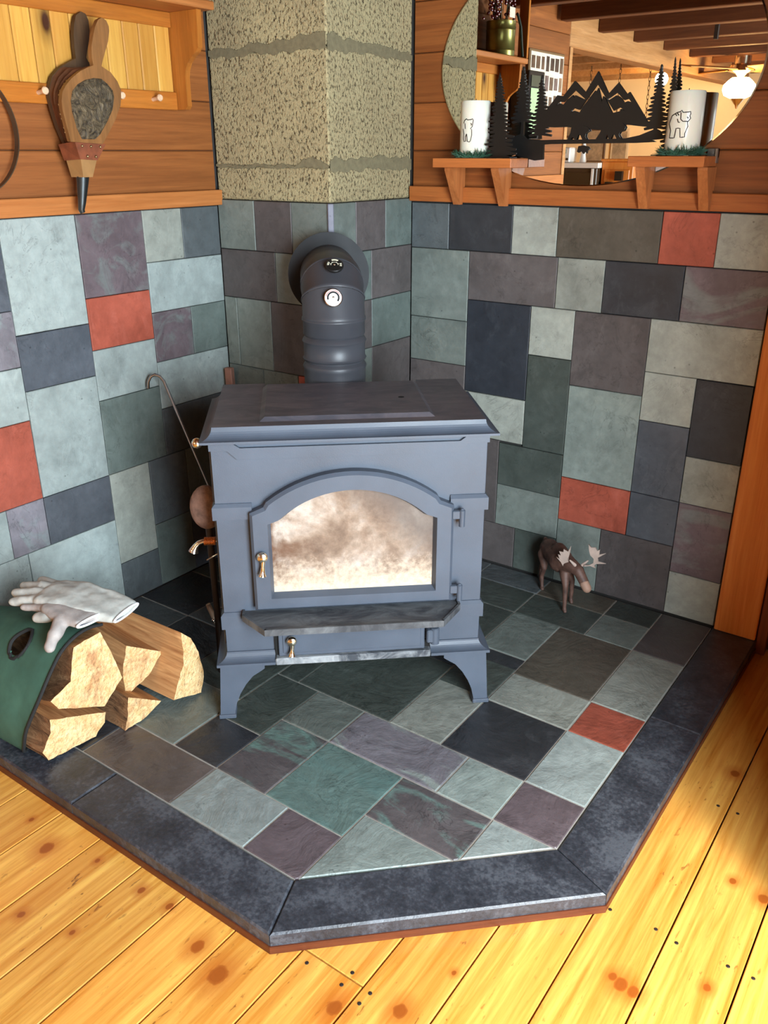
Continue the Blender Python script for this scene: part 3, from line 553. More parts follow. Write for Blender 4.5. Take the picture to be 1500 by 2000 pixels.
# ------------------------------------------------------------------ wood stove (local frame: x along the front, y to the back)
def _iron(name, srgb, rough, dust=None):
    t = NT(name); c = s2l(srgb); v = t.coords((1, 1, 1), False); a = t.noise(v, 6, 4, .6); col = t.ramp(a, [(.3, sc(c, .86)), (.7, sc(c, 1.14))])
    f = t.noise(v, 420, 2, .5)
    if dust:
        d = t.noise(t.coords((1, 2.4, 1), False), 9, 6, .72, .8); col = t.mix(t.ramp(d, [(.4, 0.0), (.72, .75)]), col, s2l(dust))
    t.bump(f, .12, .0015)
    return t.done(col, t.ramp(a, [(.3, rough - .05), (.7, rough + .1)]), 0, .42)
M_IRON = _iron('grey_stove_paint', (72, 80, 92), .46)
M_IRONTOP = _iron('dusty_stove_top', (76, 76, 84), .42, (116, 108, 112))
M_IRONDK = _iron('worn_black_iron', (56, 58, 62), .5, (120, 124, 126))
M_FLAKE = _iron('flaking_rail_paint', (60, 64, 70), .4, (200, 204, 206))
M_PIPE = _iron('stovepipe_paint', (60, 61, 66), .42)
M_GAPSHADE = m_plain('gap_shade', (12, 11, 10), .95)  # near-black that stands in for the shade inside gaps and holes
M_BRASS = m_plain('polished_brass', (228, 216, 192), .16, 1.0, var=.06)
M_NICKEL = m_plain('polished_nickel', (210, 200, 186), .18, 1.0, var=.05)
def _glass():
    t = NT('sooty_stove_glass'); v = t.coords((1, 1, 1), False)
    a = t.noise(v, 8, 6, .62, .35); col = t.ramp(a, [(.26, s2l((92, 74, 62))), (.42, s2l((126, 106, 90))), (.52, s2l((150, 132, 116))), (.66, s2l((186, 174, 162)))])
    tc = t.n('ShaderNodeTexCoord'); sx = t.n('ShaderNodeSeparateXYZ'); t.l(tc.outputs['Object'], sx.inputs[0])
    f = t.noise(v, 60, 5, .7); col = t.mix(.3, col, t.ramp(f, [(.35, .2), (.65, .75)]), 'OVERLAY')
    # brown soot creeping in from the left edge and lower left corner, ash film low down
    le = t.math('ADD', t.math('MULTIPLY', t.math('ADD', sx.outputs[0], .20), 7.5), t.math('MULTIPLY', t.math('SUBTRACT', a, .5), 2.2))
    col = t.mix(t.ramp(le, [(.1, .9), (.5, 0.0)]), col, s2l((96, 66, 48)))
    lo = t.math('ADD', t.math('MULTIPLY', t.math('SUBTRACT', .47, sx.outputs[2]), 9.0), t.math('MULTIPLY', t.math('SUBTRACT', f, .5), 1.4))
    col = t.mix(t.ramp(lo, [(.2, 0.0), (.9, .9)]), col, s2l((206, 190, 168)))
    rt = t.math('ADD', t.math('MULTIPLY', t.math('SUBTRACT', sx.outputs[0], .06), 6.0), t.math('MULTIPLY', t.math('SUBTRACT', sx.outputs[2], .47), 7.0))
    rt = t.math('ADD', rt, t.math('MULTIPLY', t.math('SUBTRACT', a, .5), 1.5))
    col = t.mix(t.ramp(rt, [(.35, 0.0), (1.0, .72)]), col, s2l((84, 78, 76)))
    alpha = t.ramp(a, [(.3, .97), (.75, .86)]); t.l(alpha, t.p.inputs['Alpha'])
    return t.done(col, t.ramp(f, [(.3, .38), (.7, .55)]), 0, .3, Coat_Weight=.12, Coat_Roughness=.16)
M_GLASS = _glass()
M_FIREBRICK = m_plain('ashy_firebrick', (180, 160, 138), .95, var=.25, scale=14)
M_ASH = m_plain('pale_ash', (216, 208, 198), .98, var=.15, scale=40, bump=.5, bd=.004)

ST = thing('wood_stove', 'grey cast iron wood stove with arched glass door on the slate hearth', 'wood stove', (.9906, -1.0161, 0), R(41.528))
lf = lambda u, v, h: (u, -h, v)          # front plane: u across, v up, h outward
def molding(b, path, prof, closed_ends=True, mi=0):
    """path of outer 2D corners, prof = [(inset, z)], inset to the left of travel"""
    rings = []; P_ = [Vector(p) for p in path]
    for ins, z in prof:
        row = []
        for i, p in enumerate(P_):
            d0 = (p - P_[i - 1]).normalized() if i > 0 else None; d1 = (P_[i + 1] - p).normalized() if i < len(P_) - 1 else None
            if d0 is None: n = Vector((-d1.y, d1.x)); q = p + n * ins
            elif d1 is None: n = Vector((-d0.y, d0.x)); q = p + n * ins
            else:
                n0, n1 = Vector((-d0.y, d0.x)), Vector((-d1.y, d1.x)); m = (n0 + n1).normalized(); q = p + m * (ins / max(.2, m.dot(n0)))
            row.append((q.x, q.y, z))
        rings.append(row)
    n = len(path); vs = [p for r in rings for p in r]; fs = []
    for i in range(n - 1):
        for k in range(len(prof)):
            k2 = (k + 1) % len(prof); fs.append((k * n + i, k * n + i + 1, k2 * n + i + 1, k2 * n + i))
    fs.append([k * n for k in range(len(prof))]); fs.append([k * n + n - 1 for k in range(len(prof))][::-1])
    b.add(vs, fs, mi); return b
cove = lambda zl, zt, r, n=8: [(r * math.cos(R(-90 + 90 * i / n)), zt + (zt - zl) * math.sin(R(-90 + 90 * i / n))) for i in range(n + 1)]

# body with an open firebox
def outline(hw, zb, zs, q1, q2, zt, n=22):
    """arched outline with stepped shoulders"""
    r_ = ((q2[0]) ** 2 + (zt - q2[1]) ** 2) / (2 * (zt - q2[1])); cz = zt - r_; a = math.degrees(math.atan2(q2[1] - cz, q2[0]))
    return [(-hw, zb), (hw, zb), (hw, zs), (q1[0], q1[1])] + arc(0, cz, r_, a, 180 - a, n) + [(-q1[0], q1[1]), (-hw, zs)]
b = MB(); X0, X1, Z0, Z1 = -.33, .33, .165, .764
I_ = outline(.212, .352, .563, (.186, .573), (.175, .581), .646)
O_ = [(X0, Z0), (X1, Z0), (X1, .60), (X1, .66)] + [(u / .175 * .33, Z1) for u, v in I_[4:-2]] + [(X0, .66), (X0, .60)]
b.loft([[lf(u, v, -.39) for u, v in O_], [lf(u, v, -.03) for u, v in O_], [lf(u, v, -.03) for u, v in I_]], cap0=True, cap1=False)
b.box(-.1, .1, .389, .585, .42, .70, .01)
b.box(-.337, -.329, .055, .385, .2, .75, .002).box(.329, .337, .055, .385, .2, .75, .002)
b.build('body', M_IRON, ST)
b = MB(); b.loft([[lf(u, v, -.03) for u, v in I_], [lf(u * .94, v * .98 + .006, -.30) for u, v in I_], [lf(u * .02, .45, -.305) for u, v in I_]], cap0=False, cap1=False); b.build('firebox', M_FIREBRICK, ST)
b = MB(); N = 16; rows = []
for j in range(9):
    y = .035 + j * .031; rows.append([(-.195 + .39 * i / N, y, .372 + .03 * noise.noise((i * .5, j * .6, 2)) + .012 * noise.noise((i * 1.7, j * 1.9, 5))) for i in range(N + 1)])
b.loft(rows, closed=False, cap0=False, cap1=False); b.build('ash_bed', M_ASH, ST, True, 180)
# lid
b = MB(); pr = [(0, .764), (0, .769)] + [(i_, z) for i_, z in cove(.7695, .797, .029)]
def lidring(ins, z): return [(-.353 + ins, 0 + ins, z), (.353 - ins, 0 + ins, z), (.353 - ins, .39, z), (-.353 + ins, .39, z)]
b.loft([lidring(i_, z) for i_, z in pr], mi=0, mic=1)
for sx_ in (-1, 1):
    q = [(sx_ * .205, .3895), (sx_ * .324, .3895), (sx_ * .324, .43), (sx_ * .21, .43)]
    b.prism(q, lambda u, v, h: (u, v, h), .766, .797, mi=1)
b.build('lid', [M_IRON, M_IRONTOP], ST)
b = MB(); b.loft([[(-.215, .064, .7968), (.207, .064, .7968), (.207, .389, .7968), (-.215, .389, .7968)], [(-.202, .078, .805), (.195, .078, .805), (.195, .389, .805), (-.202, .389, .805)]]); b.build('griddle_plate', M_IRONTOP, ST)
MB().lathe([(.0, 0), (.008, 0.0004), (.008, .0006)], Matrix.Translation((.143, .22, .805)), n=12, cap=False).build('bolt_hole', M_GAPSHADE, ST)  # black disc painted on as the shade of a hole
# stepped apron under the lid
ap = [(-.334, .7415), (-.291, .7405), (-.270, .7195), (.258, .7195), (.279, .7405), (.334, .7415), (.334, .7635), (.285, .7635), (.262, .747), (-.262, .747), (-.285, .7635), (-.334, .7635)]
b = MB(); b.loft([[lf(u, v, -.031) for u, v in ap], [lf(u, v, -.021) for u, v in ap]]); b.build('apron', M_IRON, ST)
# belt mouldings
for nm, za, zb in (('upper_belt', .566, .598), ('lower_belt', .263, .300)):
    pb = [(0, za), (0, zb), (.007, zb + .008), (.010, zb + .008), (.010, za)]
    if nm == 'lower_belt': b = MB(); molding(b, [(-.338, .20), (-.338, .020), (.338, .020), (.338, .20)], pb); b.build(nm, M_IRON, ST)
    else:
        b = MB(); molding(b, [(-.338, .20), (-.338, .020), (-.243, .020)], pb); b.build(nm, M_IRON, ST); b = MB(); molding(b, [(.243, .020), (.338, .020), (.338, .20)], pb); b.build(nm, M_IRON, ST)
# flared base
pr = [(.028, .166), (0, .1625), (0, .1695)] + cove(.1700, .1925, .026) + [(.03, .1925)]
b = MB(); molding(b, [(-.207, .0), (-.357, .0), (-.357, .40), (-.2, .40)][::-1], [(-i_, z) for i_, z in pr]) if False else None
molding(b, [(-.2, .40), (-.357, .40), (-.357, .0), (-.207, .0)], pr); molding(b, [(.200, .0), (.357, .0), (.357, .40), (.2, .40)], pr)
b.box(-.34, .34, .035, .395, .158, .168); b.build('base_moulding', M_IRON, ST)
b = MB(); b.box(-.2065, .1995, .003, .04, .1575, .178, .003); b.build('front_rail', M_FLAKE, ST)
MB().box(-.2065, -.1985, .022, .031, .179, .262).build('ash_door_gap', M_GAPSHADE, ST); MB().box(.184, .1995, .022, .031, .179, .2).build('ash_door_gap', M_GAPSHADE, ST)  # black strips put in as the shade of the slots beside the ash door
# legs
def leg(sx_, back):
    q = [(.349, .1635), (.236, .1635), (.236, .148), (.244, .142), (.268, .126), (.287, .102), (.303, .074), (.314, .046), (.320, .018), (.3205, .012), (.359, .012)]
    b = MB(); yf = lambda h: (h if not back else .40 - h)
    b.loft([[(sx_ * u, yf(.009 + (.012 if v > .1 else .012 * v / .1) * .0), v) for u, v in q], [(sx_ * u, yf(.030), v) for u, v in q]])
    q2 = [(.010, .1635), (.12, .1635), (.12, .148), (.09, .126), (.07, .102), (.054, .074), (.044, .046), (.038, .018), (.037, .012), (.010, .012)]
    b.loft([[(sx_ * (.349 + (.1635 - v) * .066), yf(u), v) for u, v in q2], [(sx_ * (.327 + (.1635 - v) * .066), yf(u), v) for u, v in q2]])
    b.box(min(sx_ * .318, sx_ * .363), max(sx_ * .318, sx_ * .363), min(yf(.004), yf(.05)), max(yf(.004), yf(.05)), .0008, .0125, .002)
    return b.build('leg', M_IRON, ST)
for s_ in (-1, 1):
    for k in (0, 1): leg(s_, k)
# door
o0 = outline(.249, .323, .587, (.215, .602), (.208, .614), .686)
o1 = outline(.242, .330, .583, (.210, .596), (.202, .609), .678)
i0 = outline(.207, .357, .559, (.181, .569), (.171, .577), .641)
i1 = outline(.200, .365, .555, (.176, .563), (.166, .571), .634)
DR = MB(); DR.loft([[lf(u, v, -.029) for u, v in o0], [lf(u, v, -.006) for u, v in o0], [lf(u, v, .002) for u, v in o1], [lf(u, v, .002) for u, v in i0], [lf(u, v, -.019) for u, v in i1], [lf(u, v, -.029) for u, v in i1]], cap0=False, cap1=False)
door = DR.build('door', M_IRON, ST)
b = MB()
rt_ = [i1[1], i1[2]] + i1[3:3 + 1 + 12]
for h in (-.020, -.024):
    for (u, v), (u2, v2) in zip(rt_, rt_[1:]): b.add([lf(-u, v, h), lf(u, v, h), lf(u2, v2, h), lf(-u2, v2, h)], [(0, 1, 2, 3)])
b.build('glass', M_GLASS, door)
def drop_handle(name, x, z, h, L, parent):
    b = MB(); M = frame((x, -h, z), (0, -1, 0), (1, 0, 0))
    b.lathe([(.006, -.004), (.006, .006), (.013, .007), (.014, .012), (.011, .018), (.004, .021)], M, n=18)
    M = Matrix.Translation((x + .002, -h - .014, z - .006)) @ Matrix.Rotation(R(6), 4, 'Y')
    b.lathe([(.005, 0), (.0055, -.008), (.0045, -.018), (.0075, -L + .006), (.0105, -L), (.004, -L - .002)], M, n=16)
    return b.build(name, M_BRASS, parent, True)
drop_handle('handle', -.2235, .478, .002, .042, door)
def hinge(z, h, parent, x=.252, w=.017, ht=.022):
    b = MB(); b.box(x - .008, x + w, -.002, .012, z, z + ht, .002); b.lathe([(.0075, -ht * .9), (.0075, ht + .001), (.005, ht + .003)], Matrix.Translation((x + w, .001, z)), n=14)
    b.ball((x + w, .001, z + ht + .002), .005, 8, 5); return b.build('hinge', M_IRON, parent, True)
hinge(.552, 0, door); hinge(.345, 0, door)
# ash shelf
ash = [(-.285, .058), (-.229, -.024), (.229, -.024), (.285, .058)]
b = MB(); b.prism([(-.28, .031), (-.281, .055), (-.226, -.018), (.226, -.018), (.281, .055), (.28, .031)] if False else [(-.279, .029), (-.279, .0), (-.2235, -.076), (.2145, -.076), (.269, .0), (.269, .029)], lambda u, v, h: (u, v, h), .299, .310)
for p, q in (((-.283, .029), (-.283, -.001)), ((-.283, -.001), (-.2255, -.081)), ((-.2255, -.081), (.2165, -.081)), ((.2165, -.081), (.273, -.001)), ((.273, -.001), (.273, .029))):
    p, q = Vector(p), Vector(q); d = (q - p).normalized(); n_ = Vector((-d.y, d.x))
    b.prism([p, q, q + n_ * .006, p + n_ * .006], lambda u, v, h: (u, v, h), .297, .3145)
b.build('ash_shelf', M_IRONDK, ST)
# ash door
AD = MB().box(-.197, .184, .012, .03, .1795, .2605, .002).box(-.186, .173, .0095, .013, .190, .2605, .0012).build('ash_door', M_IRON, ST)
drop_handle('handle', -.1625, .2315, -.009, .034, AD)
b = MB().box(.187, .205, -.006, .03, .205, .242, .003); b.lathe([(.012, .2), (.012, .243), (.009, .246)], Matrix.Translation((.209, .004, 0)), n=16); b.build('hinge', M_IRON, AD, True)
# side fittings
b = MB(); b.ball((-.363, .055, .752), (.013, .013, .013)); b.lathe([(.006, 0), (.006, .04)], frame((-.363, .055, .752), (1, 0, .0)), n=12); b.build('lid_knob', M_BRASS, ST, True)
b = MB(); path = [(-.345 - .0015 * 0 - .03 * (i / 120), .12 + .0095 * math.cos(i * .52), .468 + .0095 * math.sin(i * .52)) for i in range(121)]; b.tube(path, .0018, 6)
coil = b.build('draft_handle', m_plain('copper_spring', (190, 120, 70), .3, 1.0), ST, True)
b = MB(); b.tube([(-.336, .12, .468), (-.378, .12, .468), (-.388, .12, .465), (-.397, .12, .456), (-.402, .12, .446), (-.404, .12, .440)], [.004, .006, .0065, .0075, .011, .013], 14); b.build('bell_grip', M_NICKEL, coil, True)
MB().tube([(-.338, .14, .425), (-.375, .14, .405)], .002, 6).build('damper_wire', M_BRASS, ST)
b = MB(); b.lathe([(.087, .65), (.096, .652), (.096, .70), (.089, .703)], Matrix.Translation((-.013, .49, 0)), n=36); b.build('flue_collar', M_IRON, ST, True)

# ------------------------------------------------------------------ stove pipe with elbow, flange and gauges
PX, PY, PR, BR_ = -.013, .49, .086, .084; ZE = .962
SM = ST.matrix_basis if False else Matrix.Translation(ST.location) @ Matrix.Rotation(ST.rotation_euler.z, 4, 'Z')
SP = thing('stove_pipe', 'dark grey stove pipe elbowing from the stove into the chimney corner', 'stove pipe', tuple(SM @ Vector((PX, PY, .70))), R(41.528))
TZ = Matrix.Translation((0, 0, -.70))
b = MB(); pr = [(PR - .002, .7025), (PR + .001, .80), (PR + .001, .824), (PR + .004, .832), (PR + .001, .838), (PR - .004, .844), (PR - .003, .849), (PR + .002, .851), (PR + .0035, .855), (PR, .859), (PR, .895), (PR + .004, .903), (PR + .001, .909), (PR - .005, .916), (PR, .922), (PR, .956), (PR + .003, .959), (PR + .003, .963), (PR + .001, .965)]
b.lathe(pr, TZ, n=56, cap=False); b.build('pipe', M_PIPE, SP, True, 50)
def ering(th, r_, off=0):
    c_, s_ = math.cos(R(th)), math.sin(R(th)); o = Vector((0, BR_ * (1 - c_), ZE - .70 + BR_ * s_)); t = Vector((0, s_, c_)); n_ = Vector((0, -c_, s_)); o = o + t * off
    return [o + Vector((1, 0, 0)) * (r_ * math.cos(k * 2 * math.pi / 56)) + n_ * (r_ * math.sin(k * 2 * math.pi / 56)) for k in range(56)]
TH = [0, 33, 66, 90]
for a, c_ in zip(TH, TH[1:]):
    b = MB(); b.loft([ering(a, PR + .0012, .001), ering(a, PR + .003, .003), ering(a + 3.2, PR + .0026), ering(a + 5, PR), ering(c_ - 3, PR), ering(c_, PR + .001)], cap0=False, cap1=False); b.build('elbow_gore', M_PIPE, SP, True, 50)
b = MB(); b.loft([ering(90, PR, 0), ering(90, PR + .002, .012), ering(90, PR, .02), ering(90, PR, .19)], cap0=False, cap1=False); b.build('thimble', M_PIPE, SP, True, 50)
M = frame((0, BR_ + .183, ZE - .70 + BR_), (0, -1, 0), (1, 0, 0))
b = MB(); b.lathe([(PR - .004, .0), (PR + .036, .0), (PR + .036, .004), (PR - .004, .004)], M, n=64, cap=False); b.build('flange', _iron('flange_shadow_paint', (24, 25, 28), .6), SP, True)  # flange coloured darker than the pipe to stand in for shadow
def gauge(name, label, phi, face, rim, dark):
    pw = SM @ Vector((PX + (.004 if dark else -.004), PY + BR_ - (BR_ + PR + .0025) * math.cos(R(phi)), ZE + (BR_ + PR + .0025) * math.sin(R(phi))))
    g = thing(name, label, 'gauge', tuple(pw)); nrm = (SM.to_3x3() @ Vector((0, -math.cos(R(phi)), math.sin(R(phi))))); xx = SM.to_3x3() @ Vector((1, 0, 0))
    g.matrix_world = frame(pw, nrm, xx); g.rotation_mode = 'XYZ'
    b = MB(); b.lathe([(.016, 0), (.0235, .003), (.0245, .006), (.0245, .009), (.0225, .0105), (.022, .0095)], n=36); b.build('case', rim, g, True)
    b = MB(); b.lathe([(.0, .0098), (.0222, .0098)], n=36, cap=False); b.build('dial', face, g)
    return g
M_BLKEN = m_plain('black_enamel', (24, 24, 24), .35); M_WHTEN = m_plain('white_dial', (236, 236, 238), .4); M_CRM = m_plain('cream_print', (224, 220, 196), .5)
def ring_seg(b, r0, r1, a0, a1, z, n=14):
    lo = [(r0 * math.cos(R(a0 + (a1 - a0) * i / n)), r0 * math.sin(R(a0 + (a1 - a0) * i / n)), z) for i in range(n + 1)]; hi = [(r1 * math.cos(R(a0 + (a1 - a0) * i / n)), r1 * math.sin(R(a0 + (a1 - a0) * i / n)), z) for i in range(n + 1)]
    b.loft([lo, hi], closed=False, cap0=False, cap1=False)
g1 = gauge('pipe_thermometer', 'black magnetic thermometer on top of the stove pipe elbow', 53, M_BLKEN, M_BLKEN, True)
b = MB(); ring_seg(b, .0155, .0205, 55, 112, .0102); ring_seg(b, .0090, .0104, -10, 190, .0102, 24)
b.build('scale', M_CRM, g1)
b = MB()
for a in (0, 14, 150, 164, 178, -14): b.box(.0145, .0200, -.0011, .0011, .0101, .0104, M=Matrix.Rotation(R(a), 4, 'Z')); 
for a in (20, 60, 120, 160): b.box(.0108, .0128, -.0006, .0006, .0101, .0104, M=Matrix.Rotation(R(a), 4, 'Z'))
b.build('numerals', M_CRM, g1)
MB().ball((0, 0, .011), (.003, .003, .0018), 10, 6).build('pivot', M_NICKEL, g1, True)
g2 = gauge('pipe_thermometer', 'white faced magnetic thermometer on front of the stove pipe elbow', 22, M_WHTEN, M_NICKEL, False)
b = MB(); ring_seg(b, .0176, .0205, 10, 170, .0101, 24); b.build('red_scale', m_plain('pink_print', (214, 130, 124), .5), g2)
b = MB(); ring_seg(b, .0122, .0168, -40, 200, .0103, 36); b.build('slot', M_BLKEN, g2)
MB().ball((0, 0, .011), (.0036, .0036, .002), 12, 6).build('pivot', M_NICKEL, g2, True)
# ------------------------------------------------------------------ oval mirror, bracket shelves, candles and metal silhouettes
M_MIRROR = m_plain('mirror_silver', (238, 236, 228), .0, 1.0, var=0.0)
M_BLACKM = m_plain('black_cut_steel', (16, 14, 13), .5, .2, var=.1)
ov = [(.4784 * math.cos(2 * math.pi * i / 120), .3227 * math.sin(2 * math.pi * i / 120)) for i in range(120)]
MI = thing('oval_mirror', 'large frameless oval mirror on the right pine wall above the slate', 'mirror', (1.062, -.002, 1.6162))
b = MB(); b.loft([[(u, 0, v) for u, v in ov], [(u, -.0055, v) for u, v in ov], [(u * .992, -.0075, v * .99) for u, v in ov]], cap0=True, cap1=False)
b.build('bevelled_edge', m_plain('mirror_edge', (206, 196, 170), .12, 1.0, var=.03), MI)
b = MB(); b.add([(u * .992, -.0075, v * .99) for u, v in ov], [tuple(range(120))]); g = b.build('mirror_glass', M_MIRROR, MI)
b = MB(); b.box(.363, .392, -.010, .001, -.246, -.222, .001).box(.386, .392, -.020, .001, -.258, -.222, .001); b.lathe([(.005, 0), (.005, .002)], frame((.374, -.010, -.233), (0, -1, 0)), n=10); b.build('clip', m_plain('mirror_clip', (150, 140, 128), .35, .8), MI)

M_SH = m_wood('bracket_shelf_pine', (158, 86, 40), (184, 108, 54), (2.5, 60, 60), rough=.45, var=.1)
M_SB = m_wood('bracket_pine', (160, 92, 46), (186, 116, 64), (60, 60, 3), rough=.5, var=.1)
def bracket_shelf(x0, x1, zt, label, bx):
    t = thing('bracket_shelf', label, 'shelf', ((x0 + x1) / 2, -.022, zt - .13), 0, None); o_ = Vector(((x0 + x1) / 2, -.022, zt - .13))
    MB().box(x0 - o_.x, x1 - o_.x, -.122 - o_.y, -.0108 - o_.y, zt - .0265 - o_.z, zt - o_.z, .0015).build('shelf_board', M_SH, t)
    for x in bx:
        pf = [(-.0112, zt - .027), (-.094, zt - .027), (-.094, zt - .034), (-.036, zt - .137), (-.0215, zt - .137), (-.0215, zt - .086), (-.0112, zt - .086)]
        MB().prism(pf, lambda u, v, h: (h - o_.x, u - o_.y, v - o_.z), x, x + .026).build('bracket', M_SB, t)
    return t
bracket_shelf(.628, .898, 1.369, 'left pine bracket shelf under the mirror, nearest the chimney', (.655, .8185))
bracket_shelf(1.249, 1.452, 1.3755, 'right pine bracket shelf under the mirror, farthest from the chimney', (1.2625, 1.4295))

M_WAX = m_plain('cream_candle', (226, 222, 206), .22, 0, .6, var=.03, scale=8, Subsurface_Weight=.15)
def candle(cx, cy, z0, h, lines, label, nm):
    t = thing('bear_candle', label, 'candle', (cx, cy, z0))
    MB().lathe([(.042, .0005), (.0445, .003), (.0445, h - .003), (.0425, h), (.038, h - .002), (.0, h - .004)], n=56, cap=False).build('wax', M_WAX, t, True, 60)
    MB().tube([(0, 0, h - .005), (.001, 0, h + .006)], .0012, 6).build('wick', m_plain('wick' + nm, (50, 44, 40), .9), t)
    b = MB()
    for l in lines:
        pts = []
        for (a0, za), (a1, zb) in zip(l, l[1:]):
            n_ = max(1, int(abs(a1 - a0) / .08))
            for k in range(n_): f = k / n_; pts.append((a0 + (a1 - a0) * f, za + (zb - za) * f))
        pts.append(l[-1]); b.tube([(.0447 * math.cos(a), .0447 * math.sin(a), z - z0) for a, z in pts], .0013, 5)
    b.build('bear_drawing', m_plain('bear_ink' + nm, (40, 34, 30), .6), t)
    return t
candle(.741, -.064, 1.3695, .157, D_BL, 'cream candle with bear drawing on the left bracket shelf', 'a')
candle(1.372, -.064, 1.376, .155, D_BR, 'cream candle with bear drawing on the right bracket shelf', 'b')

def greenery(cx, cy, z, label, n, seed, ex):
    rnd = random.Random(seed); b = MB()
    for i in range(n):
        a = rnd.uniform(0, 2 * math.pi); r0 = rnd.uniform(.043, .052); p = Vector((cx + ex * r0 * math.cos(a), max(min(cy + r0 * .98 * math.sin(a), -.014), -.116), z + rnd.uniform(.001, .010)))
        d = Vector((math.cos(a) * rnd.uniform(.1, 1) + rnd.uniform(-.7, .7), math.sin(a) * .35 + rnd.uniform(-.4, .4), rnd.uniform(-.05, .8))).normalized() * rnd.uniform(.012, .026)
        q = p + d; q.z = max(q.z, z + .0006); q.y = min(q.y, -.012)
        b.tube([p, p.lerp(q, .5) + Vector((0, 0, .001)), q], [.0011, .001, .0003], 4)
    b.tube([(cx + ex * .047 * math.cos(k * math.pi / 12), max(min(cy + .047 * math.sin(k * math.pi / 12), -.015), -.115), z + .004) for k in range(25)], .003, 6)
    o = b.build('evergreen_ring', m_plain('evergreen' + str(seed), (44, 84, 62), .7, var=.3, scale=60)); tag(o, label, 'greenery', kind='stuff')
greenery(.741, -.064, 1.3693, 'green artificial pine needles round the left candle base', 420, 3, 1.12)
greenery(1.372, -.064, 1.3758, 'green artificial pine needles round the right candle base', 420, 4, 1.0)

def conifer(base, top, w, seed, trunk=.0):
    """jagged fir outline in x,z"""
    rnd = random.Random(seed); (bx, bz), (tx, tz) = base, top; H = tz - bz; L, Rr = [], []
    for side, out in ((-1, L), (1, Rr)):
        z = bz + trunk * H; first = True
        while z < tz - .006:
            f = (z - bz) / H; hw = max(.0022, w * (1 - f) ** .9 * rnd.uniform(.72, 1.08)); dz = .0065 + .006 * (1 - f) * rnd.uniform(.8, 1.2); cx = bx + (tx - bx) * f
            out += [(cx + side * hw * .95, z - dz * .35), (cx + side * hw, z + dz * .1), (cx + side * max(.0018, hw * .42), z + dz * .55)]; z += dz
    tr = [(bx + .004, bz + trunk * H), (bx + .005, bz), (bx - .005, bz), (bx - .004, bz + trunk * H)] if trunk else [(bx, bz)]
    return L[:] + [(tx, tz)] + Rr[::-1] + tr
TXZ = lambda y: Matrix(((1, 0, 0, 0), (0, 0, -1, y), (0, 1, 0, 0), (0, 0, 0, 1)))
AR_ = thing('mountain_silhouette', 'black steel cutout of mountains, bears and fir trees across the mirror', 'wall art', (1.06, -.022, 1.37))
def arp(o): o.location = (-1.06, .022, -1.37); return o
arp(flat_shape('mountains', [D_MT, D_S1, D_S2, D_S3], TXZ(-.0125), .003, M_BLACKM, AR_))
arp(flat_shape('ground', [D_GR], TXZ(-.0125), .003, M_BLACKM, AR_))
arp(flat_shape('bear', [D_B1], TXZ(-.0157), .003, M_BLACKM, AR_)); arp(flat_shape('bear', [D_B2], TXZ(-.0157), .003, M_BLACKM, AR_)); arp(flat_shape('bear', [D_B3], TXZ(-.0125), .003, M_BLACKM, AR_))
for (q, sd, tr) in ((D_T2, 11, .26), (D_T3, 12, .06), (D_T4, 13, .05)): arp(flat_shape('fir_tree', [conifer(q[0], q[1], (q[2][0] - q[0][0]) * .72, sd, tr)], TXZ(-.0124), .003, M_BLACKM, AR_))
def tree_stand(q, y, z0, seed, label):
    (bx, bz), (tx, tz) = q[0], q[1]; t = thing('fir_tree_cutout', label, 'ornament', (bx, y, z0))
    o = flat_shape('tree', [conifer((bx, z0 + .001), (tx, tz), (q[2][0] - bx) * .62, seed, .0)], TXZ(y), .003, M_BLACKM, t); o.location = (-bx, -y, -z0)
    MB().prism([(-.045, -.014), (.040, -.014), (.055, .004), (.02, .012), (-.04, .012)], lambda u, v, h: (u, v, h), .0004, .003).build('foot', M_BLACKM, t)
tree_stand(D_T1, -.085, 1.3693, 21, 'black steel fir tree cutout standing on the left bracket shelf')
tree_stand(((1.328, 1.376), D_T5[1], (1.38, 1.376)), -.0135 - .016, 1.3758, 22, 'black steel fir tree cutout behind the right candle')
# ------------------------------------------------------------------ firewood in a canvas carrier
def _endwood():
    t = NT('split_log_end'); v = t.coords((6, 40, 40)); a = t.noise(v, 1.0, 5, .6, .8); col = t.ramp(a, [(.3, s2l((206, 160, 104))), (.7, s2l((236, 204, 152)))]); hw = t.noise(t.coords((1, 1, 1)), 11, 4, .6, .8); col = t.mix(t.ramp(hw, [(.54, 0.0), (.68, .75)]), col, s2l((170, 118, 80)))
    h = t.noise(t.coords((1, 1, 1)), 90, 4, .6); col = t.mix(.25, col, t.ramp(h, [(.3, .3), (.7, .7)]), 'OVERLAY'); t.bump(h, .9, .012); return t.done(col, .8, 0, .25)
def _bark():
    t = NT('log_bark'); v = t.coords((10, 38, 38)); a = t.noise(v, 1.0, 6, .7, 1.0); col = t.ramp(a, [(.3, s2l((58, 40, 28))), (.5, s2l((120, 86, 58))), (.72, s2l((160, 124, 90)))]); t.bump(a, .9, .01); return t.done(col, .9, 0, .2)
M_END = _endwood(); M_BARK = _bark(); M_SPLIT = m_wood('split_log_side', (150, 100, 60), (204, 156, 104), (5, 70, 70), rough=.75, spec=.25)
